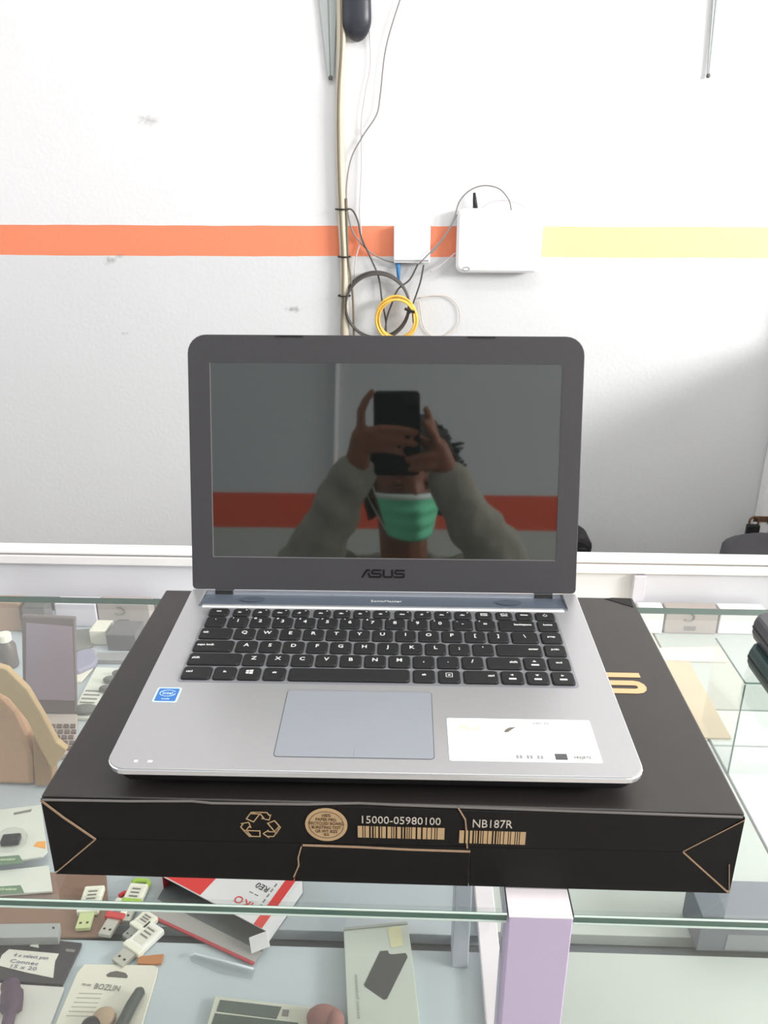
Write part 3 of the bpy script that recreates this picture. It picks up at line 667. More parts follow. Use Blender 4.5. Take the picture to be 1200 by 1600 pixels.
# lid
zb = .021+(DH)*math.tan(SL)
LM = T((0, DH, zb)) @ RX(math.pi/2-TILT)     # local x = u, y = up the lid, z = towards the viewer
def ld(mb): return mb.xf(LM)
LO = rrect(0, LW, .0, LLID, [.004, .004, .0165, .0165], 6)
ld(MB().loft([lift(LO, -.0078, -.004), lift(LO, -.0068, -.0008), lift(LO, -.0012), lift(LO, -.0012, -.002)])).build('lid_shell', M_under, lp)
inn = rrect(.0192, .3296, .0300, .2043, .0006, 6)
def ring_plate(o_, i_, z0, z1):
    m = MB(); m.loft([lift(o_, z0), lift(o_, z1-.0004), lift(o_, z1, -.0005), lift(i_, z1), lift(i_, z0)], closed=True); return m
ld(ring_plate(LO, inn, -.0012, .0)).build('screen_bezel', M_bez, lp)
ld(MB().loft([lift(lift(inn, 0, .001), -.0012), lift(lift(inn, 0, .001), -.0008)])).build('screen', M_scr, lp)
for a, b in (((.0194, .0302), (.0194, .2041)), ((.0194, .0302), (.3294, .0302))):
    ld(MB().tube([(a[0], a[1], -.0006), (b[0], b[1], -.0006)], .0004, 5)).build('bezel_edge', mat('light bezel edge', (122, 118, 120), .4), lp)
m, wl = wordmark(.0076, .25); m.xf(T((LW/2-wl/2, .0127, .0)) )
ld(m).build('lid_wordmark', mat('dark wordmark', (26, 24, 26), .35), lp)
for u0, u1 in ((.0205, .037), (.3115, .328)):
    ld(MB().box(u0, u1, -.0055, .002, -.007, -.0004)).build('hinge', mat('dark hinge', (44, 42, 44), .6), lp, bevel=.0008)
for u in (.09, LW-.09): ld(MB().box(u-.012, u+.012, LLID-.0018, LLID-.0006, -.0002, .0005)).build('lid_bumper', M_under, lp)

# ------------------------------------------------------------------ goods inside the counter
def pack(name, label, cat, px, z, th, m, group=None, part='card', bev=.0006):
    P = [at_z(x, y, z+th) for x, y in px]; c = sum(P, Vector())/len(P); c.z = GZ+z
    o = thing(name, label, cat, c, 0, group); o['zt'] = z+th
    MB().prism([p-c for p in P], (0, 0, -th)).build(part, m, o, bevel=bev); return o
def pr(o, part, px, m, th=.0004, z=None, bev=0.):        # a piece lying on a pack
    zz = o['zt'] if z is None else z
    P = [at_z(x, y, zz+th)-o.location for x, y in px]
    return MB().prism(P, (0, 0, -th+.00005)).build(part, m, o, bevel=bev)
def ptext(o, s, pxa, pxb, m, size=None, n='print', z=None):     # text from pixel a to pixel b
    zz = (o['zt'] if z is None else z)+.0006
    a, b = at_z(*pxa, zz), at_z(*pxb, zz); d = b-a; ang = math.atan2(d.y, d.x); size = size or .006
    me = text_mesh(s, size); wv = max(v.co.x for v in me.vertices)-min(v.co.x for v in me.vertices)
    text(o, n, s, size, T((a+b)/2-o.location) @ RZ(ang), m, sx=d.length/wv)
M_card = mat('pale blister card', (214, 216, 204), .5, var=.05); M_cardw = mat('white blister card', (226, 222, 206), .5, var=.03)
M_brown = mat('brown board', (140, 112, 96), .6, var=.12, scale=30, stretch=(3, 30, 3))
M_green = mat('dull green label', (108, 132, 104), .5); M_ltg = mat('pale green print', (216, 232, 196), .5)
M_org = mat('orange print', (232, 160, 74), .5); M_drk = mat('dark print', (62, 60, 60), .5); M_grp = mat('grey ink', (128, 126, 120), .6)
M_film = pane('clear plastic film', (.95, .955, .96), 1.22, .08)
M_red = mat('red print', (226, 62, 58), .4, var=.05); M_redd = mat('dark red edge', (184, 62, 70), .45)
M_pkw = mat('white pack board', (236, 234, 234), .4, var=.02)
br = flat('brown_board', 'brown board lying under the memory sticks in the display counter', 'board', [(-60, 1378), (60, 1362), (166, 1366), (172, 1462), (60, 1466), (-60, 1446)], DZ+.0004, .003, M_brown)
def dongle_pack(label, px, z, hole, blob, lab_, org=None):
    o = pack('dongle_pack', label, 'blister pack', px, z, .003, M_card, 'dongle blister packs at the left edge of the counter')
    if hole: pr(o, 'hang_hole', hole, M_grp)
    if blob:
        c = at_z(*blob, z+.008)-o.location
        MB().box(-.011, .011, -.007, .007, -.004, .004, T(c) @ RZ(.15)).build('dongle', M_blk, o, bevel=.002)
        MB().ball(c, .02, .017, .012, 12, 8).build('blister_bubble', M_film, o, True)
    l = pr(o, 'green_label', lab_, M_green); 
    ptext(o, 'Wireless', (lab_[0][0]+44, lab_[0][1]+2), (lab_[1][0]-6, lab_[1][1]+6), M_ltg, .006, z=o['zt']+.0004)
    if org: pr(o, 'orange_print', org, M_org)
    return o
dongle_pack('pale blister pack with small black dongle left of the black carton', [(-60, 1272), (64, 1257), (74, 1330), (66, 1338), (-60, 1356)], DZ+.014, [(21, 1270), (50, 1264), (48, 1268), (22, 1273)], (17, 1312), [(-46, 1342), (30, 1336), (37, 1348), (-46, 1356)], [(52, 1322), (58, 1315), (71, 1314), (71, 1326)])
dongle_pack('blister pack with glossy clear rim, frontmost of the two at the left edge', [(-60, 1366), (76, 1352), (82, 1392), (-60, 1402)], DZ+.006, None, None, [(-50, 1388), (32, 1383), (38, 1395), (-50, 1401)])
# memory sticks
M_usbm = mat('stick plug metal', (196, 194, 182), .3, metal=.6); M_ivory = mat('ivory plastic', (240, 238, 220), .35); M_lime = mat('lime plastic', (176, 210, 92), .35)
M_redp = mat('red plastic', (206, 58, 60), .35); M_gplug = mat('green clear plug', (196, 206, 150), .3); M_hole = mat('dark hole', (40, 38, 36), .6)
def stick(label, a, b, z, wd, m_body, m_cap, m_plug, fb=.62, cap=.0):
    A_, B_ = at_z(*a, z+.004), at_z(*b, z+.004); d = B_-A_; L_ = d.length; ang = math.atan2(d.y, d.x)
    o = thing('memory_stick', label, 'memory stick', (A_.x, A_.y, GZ+z), 0, 'memory sticks lying on the brown board', (0, 0, ang))
    MB().box(L_*cap, L_*fb, -wd/2, wd/2, .0, .008).build('stick_body', m_body, o, bevel=.002)
    if cap: MB().tube([(L_*cap*.6, -wd*.45, .004), (0, -wd*.3, .004), (0, wd*.3, .004), (L_*cap*.6, wd*.45, .004), (L_*cap*1.1, wd*.4, .004)], .003, 8).build('cap_loop', m_cap, o, True)
    MB().box(L_*(fb-.12), L_*(fb+.02), -wd*.52, wd*.52, -.0000, .0084).build('collar', m_cap, o, bevel=.0012)
    p_ = MB().box(L_*fb, L_, -wd*.34, wd*.34, .0015, .006).build('plug', m_plug, o, bevel=.0003)
    h = MB(); 
    for q in (-wd*.16, wd*.16): MB().box(L_*.86, L_*.9, q-.0013, q+.0013, .006, .0063).build('plug_hole', M_hole, p_)
    MB().box(L_*(cap+.1), L_*(fb-.16), -wd*.3, wd*.3, .008, .0083).build('stick_print', M_cardw, o)
    for k in range(3):
        x = L_*(cap+.14+.09*k); MB().box(x, x+.002, -wd*.22, wd*.22, .0083, .0085).build('print_line', M_grp, o)
zs = DZ+.0036
stick('white memory stick with a pale green plug, leftmost on the brown board', (149, 1387), (129, 1452), zs, .023, M_ivory, M_ivory, M_gplug)
stick('white memory stick with red collar and red loop on the brown board', (202, 1397), (163, 1462), zs, .021, M_ivory, M_redp, M_usbm, cap=.16)
stick('white memory stick with a lime green cap on the brown board', (222, 1376), (192, 1440), zs, .022, M_ivory, M_lime, M_usbm, cap=.12)
stick('short white memory stick with grey plug behind the largest white stick', (238, 1430), (198, 1467), DZ+.0006, .021, M_ivory, M_ivory, mat('grey plug', (150, 150, 144), .5, metal=.3))
stick('large clear white memory stick lying toward the pen card', (246, 1448), (183, 1506), DZ+.0006, .024, mat('clear white plastic', (244, 243, 234), .2), M_ivory, M_usbm, .66)
# open red and white carton
h_ = .021
T0, T1 = at_z(253, 1369, DZ+h_), at_z(416, 1455, DZ+h_)
ux = (T1-T0).normalized(); Lb = (T1-T0).length; uy = Vector((-ux.y, ux.x, 0))
sk = at_z(473, 1374, DZ+h_)-T1; Db = sk.dot(uy); sh_ = sk.dot(ux)
FM_ = Matrix(((1, sh_/Db, 0, 0), (0, 1, 0, 0), (0, 0, 1, 0), (0, 0, 0, 1)))      # the squashed carton leans into a parallelogram
rb = thing('open_carton', 'open white and red accessory carton with a dark hollow front on the deck', 'carton', (T0.x, T0.y, ZD+.0006), math.atan2(ux.y, ux.x))
def loc_(px, py, z): d = at_z(px, py, z)-T0; return Vector((d.dot(ux), d.dot(uy), z-DZ-.0006))
t_ = .0012
def cbox(n, b, m): return MB().box(*b, FM_).build(n, m, rb)
M_inn = mat('inside board in shade tone', (104, 108, 108), .6)  # dark tone puts shade of the hollow and near flap into the colour
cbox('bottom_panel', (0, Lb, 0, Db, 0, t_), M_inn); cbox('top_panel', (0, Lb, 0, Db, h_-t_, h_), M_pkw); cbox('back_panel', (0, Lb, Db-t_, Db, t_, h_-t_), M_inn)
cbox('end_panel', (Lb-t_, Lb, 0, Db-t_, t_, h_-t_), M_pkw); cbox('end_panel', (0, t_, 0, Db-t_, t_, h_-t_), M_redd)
f0, f1 = loc_(398, 1503, DZ+.004), loc_(233, 1427, DZ+.004)
def quad(n, P, m, th=.001): return MB().prism(P, (0, 0, -th)).build(n, m, rb)
v0, v1 = Vector((Lb, 0, .002)), Vector((0, 0, .002)); mid0, mid1 = v0.lerp(f0, .45), v1.lerp(f1, .45)
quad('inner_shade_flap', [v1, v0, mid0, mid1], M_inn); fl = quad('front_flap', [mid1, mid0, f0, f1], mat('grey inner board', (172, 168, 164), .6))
dn = Vector((0, -.0032, 0)); quad('red_lip', [f1, f0, f0+dn, f1+dn], M_redd, .002)
a, b, c, d = loc_(389, 1466, DZ+.017), loc_(416, 1456, DZ+h_), loc_(421, 1479, DZ+.008), loc_(393, 1490, DZ+.005)
MB().prism([a, b, c, d], (0, .001, .0004)).build('side_flap', M_pkw, rb)
cbox('red_stripe', (Lb-.017, Lb-.006, .0, Db, h_, h_+.0003), M_red)
cv = MB(); cv.prism([(.0, .001, h_), (Lb*.38, .001, h_), (Lb*.40, .04, h_), (Lb*.27, .045, h_), (Lb*.24, .022, h_), (Lb*.1, .07, h_), (0, .07, h_)], (0, 0, .0003)); cv.xf(FM_); cv.build('red_chevron', M_red, rb)
text(rb, 'carton_print', 'IKO', .014, T((Lb*.70, .018, h_+.0004)) @ RZ(math.pi), M_red); text(rb, 'carton_print', 'RE0', .011, T((Lb*.74, .045, h_+.0004)) @ RZ(math.pi), M_drk)
text(rb, 'carton_print', '-- --', .008, T((Lb*.72, .032, h_+.0004)) @ RZ(math.pi), M_drk)
for k in range(5): cbox('print_line', (Lb*.84, Lb*.85, .02+k*.008, .025+k*.008, h_, h_+.0003), M_grp)
# front left goods
o = pack('slim_box', 'slim grey box at the left edge behind the black card', 'box', [(-40, 1444), (94, 1442), (90, 1464), (-40, 1466)], DZ+.0038, .012, mat('grey paint', (164, 166, 164), .5), part='box_body')
pr(o, 'screw_dot', [(82, 1448), (85, 1448), (85, 1451), (82, 1451)], M_hole)
o = pack('black_card', 'black product card with a torn white handwritten tape label', 'blister pack', [(-60, 1458), (20, 1462), (128, 1473), (124, 1482), (97, 1538), (-60, 1528)], DZ+.0008, .004, mat('black gloss card', (62, 58, 62), .3))
tl = pr(o, 'tape_label', [(-4, 1508), (3, 1492), (14, 1483), (92, 1490), (86, 1502), (83, 1528), (40, 1519)], mat('paper tape', (222, 218, 206), .7, var=.06))
M_pen = mat('blue grey ink', (120, 122, 140), .6)
for s, a, b in (('4 x select pen', (22, 1492), (76, 1497)), ('Connec', (16, 1501), (60, 1506)), ('15 x 20', (16, 1509), (56, 1514))): ptext(o, s, a, b, M_pen, .0058, z=o['zt']+.0004)
pr(o, 'hang_hole', [(46, 1478), (52, 1474), (60, 1476), (61, 1481)], M_card); pr(o, 'small_print', [(104, 1482), (118, 1484), (116, 1488), (102, 1486)], M_grp)
o = pack('cable_pack', 'clear sleeve holding a dark purple cable in the lower left corner', 'pack', [(-60, 1532), (100, 1542), (70, 1620), (-60, 1620)], DZ+.0008, .004, mat('pale sleeve paper', (214, 212, 204), .5, var=.1, scale=20))
o2 = MB().tube(curve([at_z(x, y, DZ+.012)-o.location for x, y in ((15, 1538), (18, 1550), (18, 1570), (12, 1600), (6, 1640))], 5), [.009]*6+[.011]*6+[.006]*9, 10).build('purple_cable', mat('dark purple rubber', (84, 66, 84), .5), o, True)
pr(o, 'pink_tab', [(4, 1540), (9, 1537), (10, 1549), (5, 1550)], mat('pink plastic', (206, 170, 196), .5))
o = pack('pen_card', 'white blister card with hang hole holding a dark stylus pen', 'blister pack', [(132, 1506), (240, 1508), (247, 1512), (244, 1526), (215, 1625), (76, 1625), (120, 1520)], DZ+.0008, .003, M_cardw)
pr(o, 'hang_hole', [(166, 1523), (172, 1519), (182, 1517), (196, 1520), (200, 1525), (198, 1528), (168, 1526)], mat('dark slot gap', (96, 92, 88), .6))
ptext(o, 'BOZLIN', (148, 1541), (187, 1545), M_grp, .009); ptext(o, '==', (128, 1538), (142, 1540), M_grp, .006)
for k in range(6):
    y = 1551+k*7; pr(o, 'print_line', [(124-k*4, y), (160-k*3, y+1), (159-k*3, y+2.2), (123-k*4, y+1.2)], mat('faint ink', (190, 186, 172), .6))
MB().tube([at_z(x, y, DZ+.011)-o.location for x, y in ((221, 1545), (219, 1549), (206, 1570), (188, 1606), (180, 1630))], [.003, .0056, .006, .006, .006], 12).build('stylus', mat('dark green pen', (66, 74, 70), .3), o, True)
MB().ball(at_z(162, 1592, DZ+.01)-o.location, .012, .012, .008).build('tan_cap', mat('tan rubber', (178, 154, 128), .5), o, True)
MB().ball(at_z(146, 1602, DZ+.01)-o.location, .012, .008, .008).build('black_cap', M_blk, o, True)
flat('orange_tag', 'small burnt orange tag behind the pen card', 'tag', [(216, 1494), (256, 1490), (252, 1505), (238, 1506), (214, 1505)], DZ+.0006, .003, mat('burnt orange card', (188, 122, 70), .6))
o = pack('framed_card', 'cream bordered dark green card lying at the bottom edge', 'card', [(336, 1556), (488, 1574), (486, 1580), (470, 1640), (318, 1640), (324, 1600)], DZ+.0006, .006, mat('cream card', (206, 208, 190), .5))
pr(o, 'dark_picture', [(344, 1562), (440, 1573), (432, 1592), (338, 1580)], mat('dark green print', (78, 92, 84), .45, var=.3, scale=60)); pr(o, 'dark_picture', [(336, 1583), (466, 1598), (450, 1640), (318, 1636)], mat('dark green print 2', (66, 84, 74), .45, var=.4, scale=60))
pr(o, 'pale_mark', [(442, 1577), (452, 1578), (450, 1588), (440, 1587)], M_grp)
rp = MB(); rc0 = at_z(507, 1592, DZ+.012)
rp.ball((0, 0, 0), .018, .013, .0118, M=RZ(-.1)); rp.ball((.010, -.004, .001), .010, .012, .0115)
tag(rp.build('red_pouch', mat('brick red fabric', (150, 104, 98), .8, var=.15, scale=90), None, True, at=(0, 0, 0)), 'small brick red pouch right of the cream bordered card', 'pouch').location = (rc0.x, rc0.y, ZD+.0125)
o = pack('glass_protector_box', 'pale slim box printed with a black phone, standing out on the blue deck', 'box', [(537, 1453), (637, 1443), (641, 1470), (661, 1640), (545, 1640)], DZ+.0006, .014, mat('pale green grey board', (196, 204, 192), .45, var=.03), part='box_body')
pr(o, 'lid_edge', [(537, 1449), (636, 1439.5), (637, 1443), (537, 1453)], mat('grey lid edge', (168, 172, 164), .5), .0012)
pr(o, 'phone_print', [(594, 1486), (606, 1485), (608, 1490), (613, 1491), (634, 1489), (637, 1495), (605, 1560), (600, 1562), (570, 1541), (569, 1538)], mat('black phone print', (62, 66, 66), .4))
pr(o, 'yellow_sticker', [(605, 1449), (627, 1447), (630, 1478), (611, 1481)], mat('pale yellow sticker', (216, 214, 172), .5))
ptext(o, 'screen protector', (561, 1592), (556, 1522), mat('faint grey ink', (150, 158, 148), .6), .004)
o = pack('plastic_sleeve', 'crumpled clear plastic sleeve on the blue deck below the open carton', 'sleeve', [(296, 1492), (304, 1488), (352, 1502), (398, 1514), (394, 1528), (340, 1518), (298, 1500)], DZ+.0006, .003, M_film, part='film')
MB().tube([at_z(x, y, DZ+.005)-o.location for x, y in ((296, 1494), (304, 1490), (350, 1502), (396, 1514))], .0012, 5).build('film_fold', mat('clear fold', (226, 234, 236), .2), o, True)
# goods seen through the glass top at left
tb = thing('tablet', 'small purple grey tablet standing on a keyboard dock inside the counter at left', 'tablet', at_z(65, 1150, DZ+.0006))
lo = tb.location
kb = [at_z(x, y, DZ+.010)-lo for x, y in ((36, 1116), (121, 1115), (118, 1178), (20, 1180))]
MB().prism(kb, (0, 0, -.0085)).build('keyboard_dock', mat('warm grey dock', (186, 174, 164), .4), tb, bevel=.001)
M_kk = mat('brown grey key', (104, 92, 86), .5)
for r in range(5):
    for c_ in range(8):
        y = 1131+r*8.6; x = 36+c_*10.6-r*1.5+(r % 2)*3
        q = [at_z(xx, yy, DZ+.012)-lo for xx, yy in ((x, y), (x+7.6, y), (x+7.0, y+5.6), (x-.8, y+5.6))]
        MB().prism(q, (0, 0, -.002)).build('dock_key', M_kk, tb)
ys = at_z(70, 1112, DZ+.01).y-.004
def tq(x, y, o_=0.): p = at_y(x, y, ys+o_)-lo; return p
sl_ = .02
def tilt(p): return p+Vector((0, (p.z-.01)*.12, 0))
scr = [(36, 1113), (119, 1115), (108, 978), (28, 972)]
MB().prism([tilt(tq(*p)) for p in ((36, 1115), (119, 1117), (109, 976), (24, 972))], (0, .008, 0)).build('tablet_shell', mat('dark grey shell', (110, 100, 96), .4), tb, bevel=.002)
MB().prism([tilt(tq(*p))+Vector((0, -.0006, 0)) for p in ((39, 1094), (116, 1096), (106, 988), (33, 982))], (0, .0004, 0)).build('tablet_screen', mat('purple grey screen', (152, 138, 148), .25, var=.15, scale=14), tb)
def upright(name, label, cat, x0, x1, ytop, ybot, m, depth=.04, group=None, z0=DZ+.0006):
    b = at_z((x0+x1)/2, ybot, z0); t = at_y((x0+x1)/2, ytop, b.y); wv = abs(at_y(x1, ybot, b.y).x-at_y(x0, ybot, b.y).x)
    o = thing(name, label, cat, (b.x, b.y, GZ+z0), 0, group); o['w'] = wv; o['h'] = t.z-b.z
    MB().box(-wv/2, wv/2, 0, depth, 0, t.z-b.z).build('box_body', m, o, bevel=.0015); return o
M_lavb = mat('pale lavender box', (222, 218, 226), .5); M_grb = mat('grey carton', (178, 168, 162), .6, var=.05)
upright('white_box', 'plain white box under the rear counter left of the grey printed box', 'box', 90, 153, 944, 979, M_lavb, .03)
def logo_box(label, x0, x1, yt, yb):
    o = upright('grey_box', label, 'box', x0, x1, yt, yb, M_grb, .03); h = o['h']; wv = o['w']
    MB().tube([(-wv*.06+h*.2*math.cos(a), -.0006, h*.72+h*.17*math.sin(a)) for a in [math.radians(120-260*k/10) for k in range(11)]], .0016, 5).build('box_print', M_grp, o)
    MB().box(-wv*.12, wv*.1, -.0008, 0, h*.14, h*.32).build('box_print', M_grp, o)
logo_box('grey printed box under the rear counter left of the laptop carton', 156, 236, 944, 979)
upright('white_box', 'white box end touching the right rear corner of the laptop carton', 'box', 996, 1034, 953, 990, M_pkw, .03)
logo_box('grey printed box under the rear counter right of the laptop carton', 1037, 1118, 954, 990)
upright('white_box', 'white box under the rear counter at the far right edge', 'box', 1121, 1192, 955, 991, M_pkw, .03)
upright('brown_box', 'tall brown box at the far left edge under the rear counter', 'box', -30, 36, 942, 986, mat('brown carton', (172, 146, 124), .7, var=.06), .03)
upright('speaker_box', 'dark grey box standing behind the small tablet', 'box', 41, 76, 949, 992, mat('dark grey fabric', (112, 110, 108), .7), .03)
c0 = at_z(16, 1040, DZ+.0006); t0 = at_y(16, 990, c0.y)
bo = thing('bottle', 'small dark bottle with white screw cap at the left edge', 'bottle', c0); hb = t0.z-c0.z
def lathe(prof, n=16): return MB().loft([[Vector((r*math.cos(a), r*math.sin(a), z)) for a in [2*math.pi*i/n for i in range(n)]] for r, z in prof])
lathe([(.014, 0), (.015, .003), (.015, hb*.62), (.010, hb*.74), (.009, hb*.8)]).build('bottle_body', mat('dark grey bottle', (112, 104, 98), .4), bo, True)
lathe([(.0095, hb*.78), (.0105, hb*.79), (.0105, hb*.98), (.0095, hb)]).build('screw_cap', M_ivory, bo)
o = pack('mouse_pack', 'pale blister pack with black parts beside the laptop carton at left', 'blister pack', [(150, 1042), (222, 1046), (222, 1130), (118, 1120), (113, 1112)], DZ+.0006, .006, mat('pale green card', (214, 218, 204), .45))
for (x, y, rx) in ((172, 1062, .012), (166, 1076, .012), (134, 1108, .02), (186, 1052, .012)): MB().ball(at_z(x, y, DZ+.012)-o.location, rx, rx*.6, .006).build('black_part', mat('grey black part', (104, 106, 98), .4), o, True)
for k in range(4): pr(o, 'print_line', [(134-k*3, 1078+k*6), (160-k*4, 1079+k*6), (159-k*4, 1081+k*6), (133-k*3, 1080+k*6)], M_grp)
flat('small_card', 'small pale card tucked between the tablet and the pale blister pack', 'card', [(122, 1050), (140, 1040), (146, 1044), (126, 1064), (108, 1066)], DZ+.0006, .004, M_cardw)
po = flat('purple_pouch', 'small lavender grey pouch behind the pale blister pack', 'pouch', [(104, 1046), (108, 1030), (122, 1015), (146, 1011), (153, 1026), (148, 1036), (122, 1048)], DZ+.0006, .012, mat('lavender grey pouch', (148, 146, 164), .6, var=.12, scale=60), .004)
upright('white_box', 'small white box behind the lavender pouch', 'box', 142, 168, 986, 1008, M_cardw, .04)
upright('dark_box', 'small charcoal box with pale top next to the laptop carton', 'box', 169, 214, 992, 1017, mat('charcoal box', (104, 102, 102), .5), .05)
flat('grey_tray', 'flat grey tray in front of the small charcoal box', 'tray', [(152, 1019), (220, 1019), (210, 1032), (150, 1031)], DZ+.0006, .008, mat('grey tray plastic', (150, 150, 148), .5))
flat('dark_card', 'flat dark green card behind the lavender pouch', 'card', [(114, 984), (140, 982), (146, 1008), (106, 1020)], DZ+.0006, .004, mat('dark green grey card', (128, 130, 120), .5))
# tan bag with a broad strap
tbx = at_z(20, 1228, DZ+.0006)
tn = thing('tan_bag', 'matte tan bag with a broad strap standing inside the counter at the left edge', 'bag', tbx)
M_tan = mat('tan canvas', (196, 168, 126), .8, var=.08, scale=120, bump=.2); M_tan2 = mat('pinkish tan canvas', (200, 160, 126), .8, var=.08, scale=120, bump=.2)
yb_ = tbx.y
def ty(x, y, o_=0.): return at_y(x, y, yb_+o_)-tbx
def clampz(P): return [Vector((p.x, p.y, max(p.z, .0003))) for p in P]
MB().prism(clampz([ty(*p) for p in ((-60, 1095), (0, 1090), (22, 1112), (40, 1150), (52, 1180), (54, 1228), (-60, 1232))]), (0, .03, 0)).build('bag_body', M_tan2, tn, bevel=.008)
MB().prism(clampz([ty(*p, -.012) for p in ((-60, 1060), (-10, 1040), (10, 1046), (42, 1078), (66, 1118), (88, 1160), (104, 1172), (82, 1206), (60, 1165), (42, 1126), (14, 1092), (-10, 1078), (-60, 1090))]), (0, .01, 0)).build('bag_strap', M_tan, tn, bevel=.002)
MB().prism(clampz([ty(*p, -.004) for p in ((50, 1150), (82, 1206), (80, 1228), (54, 1228))]), (0, .02, 0)).build('bag_gusset', mat('brown canvas', (166, 134, 100), .8), tn, bevel=.002)
# cases on the glass at the right edge
def case(label, px, z, th, m):
    P = [at_z(x, y, z+th) for x, y in px]; c = sum(P, Vector())/len(P); c.z = GZ+z
    o = thing('zip_case', label, 'case', c)
    body = [p-c for p in P]; k = sum(body, Vector())/len(body)
    MB().loft([[Vector((k.x+(p.x-k.x)*s_, k.y+(p.y-k.y)*s_, z_)) for p in body] for s_, z_ in ((.93, 0), (1, th*.25), (1, th*.7), (.95, th*.93), (.85, th))]).build('case_shell', m, o)
    MB().tube([Vector((k.x+(p.x-k.x)*1.002, k.y+(p.y-k.y)*1.002, th*.5)) for p in body], .001, 5, True).build('zip', M_tie, o)
case('dark teal zip case lying on the glass at the far right edge', [(1172, 1010), (1176, 1003), (1186, 999), (1290, 990), (1330, 1070), (1250, 1085), (1212, 1064)], .0003, .022, mat('dark teal case', (44, 66, 66), .5))
case('charcoal zip case stacked on the dark teal case at right', [(1180, 962), (1184, 957), (1194, 954), (1290, 946), (1330, 1010), (1250, 1020), (1214, 1006)], .0226, .024, mat('charcoal case', (74, 74, 80), .5))
q0 = at_z(1090, 1493, DZ+.0006); zt_ = at_y(1096, 1440, q0.y).z
kx = thing('grey_crate', 'dark grey box standing on the deck under the right front corner of the carton', 'box', (q0.x, q0.y+.006, ZD+.0006))
MB().box(0, .25, 0, .05, 0, zt_-ZD).build('box_body', mat('slate grey board', (118, 124, 132), .5), kx, bevel=.001)
MB().box(.03, .25, -.0006, 0, .003, (zt_-ZD)*.5).build('box_print', mat('mid grey board', (150, 154, 158), .5), kx)

# ------------------------------------------------------------------ the person taking the photograph (seen mirrored in the screen)
def cw(r, u, f): return CAM + cr*r + cu*u + cf*f
def W(x, y, z): return Vector((x, y, GZ+z))
ph = thing('smartphone', 'black smartphone held up in both hands, mirrored in the laptop screen', 'phone')
ph.matrix_world = camo.matrix_world @ T((-.0135, -.0465, .0075))       # its back faces the laptop, lens at the top
P = rrect(-.0415, .0415, -.0765, .0765, .009)
MB().loft([lift(P, -.0033, -.0012), lift(P, -.0022), lift(P, .0022), lift(P, .0033, -.0012)]).build('phone_body', mat('black phone glass', (20, 21, 24), .12), ph)
MB().loft([lift(rrect(.012, .036, .052, .072, .004), -.0036), lift(rrect(.012, .036, .052, .072, .004), -.0032)]).build('camera_module', mat('dark camera glass', (34, 35, 38), .1), ph)
MB().loft([lift(rrect(-.038, .038, -.072, .072, .006), .0032), lift(rrect(-.038, .038, -.072, .072, .006), .0036)]).build('phone_screen', mat('phone screen', (60, 66, 70), .1), ph)
pe = thing('person', 'person in green face mask and grey jacket holding up a phone, mirrored in the screen', 'person', (0, -.62, 0))
M_skin = mat('brown skin', (132, 84, 62), .55, var=.08, scale=60)
M_jack = mat('grey green jacket', (146, 146, 134), .85, var=.12, scale=70, bump=.3)
M_shirt = mat('dark shirt', (34, 32, 36), .85, var=.1, scale=80)
M_trou = mat('dark trousers', (46, 48, 58), .85, var=.1, scale=80); M_hair = mat('black hair', (26, 22, 20), .6, var=.3, scale=160, bump=.6)
O_ = pe.location
def remesh(o, vox, sm=4):
    m = o.modifiers.new('skin', 'REMESH'); m.mode = 'VOXEL'; m.voxel_size = vox; m.use_smooth_shade = True
    s_ = o.modifiers.new('soften', 'SMOOTH'); s_.factor = .5; s_.iterations = sm
HC = W(.006, -.345, .366); HR = RX(math.radians(-14)) @ RY(math.radians(-2)) @ RZ(math.radians(-12))
def hp(x, y, z): return HC + HR @ Vector((x, y, z))
wl, wr = cw(-.09, -.118, -.026), cw(.078, -.130, -.026)
el, er = W(-.205, -.165, .125), W(.215, -.165, .13)
sl_, sr_ = W(-.185, -.465, .145), W(.195, -.465, .145)
nk = W(.008, -.43, .2); ch = W(.005, -.50, .06); wa = W(0, -.62, -.12); hi = W(0, -.70, -.24)
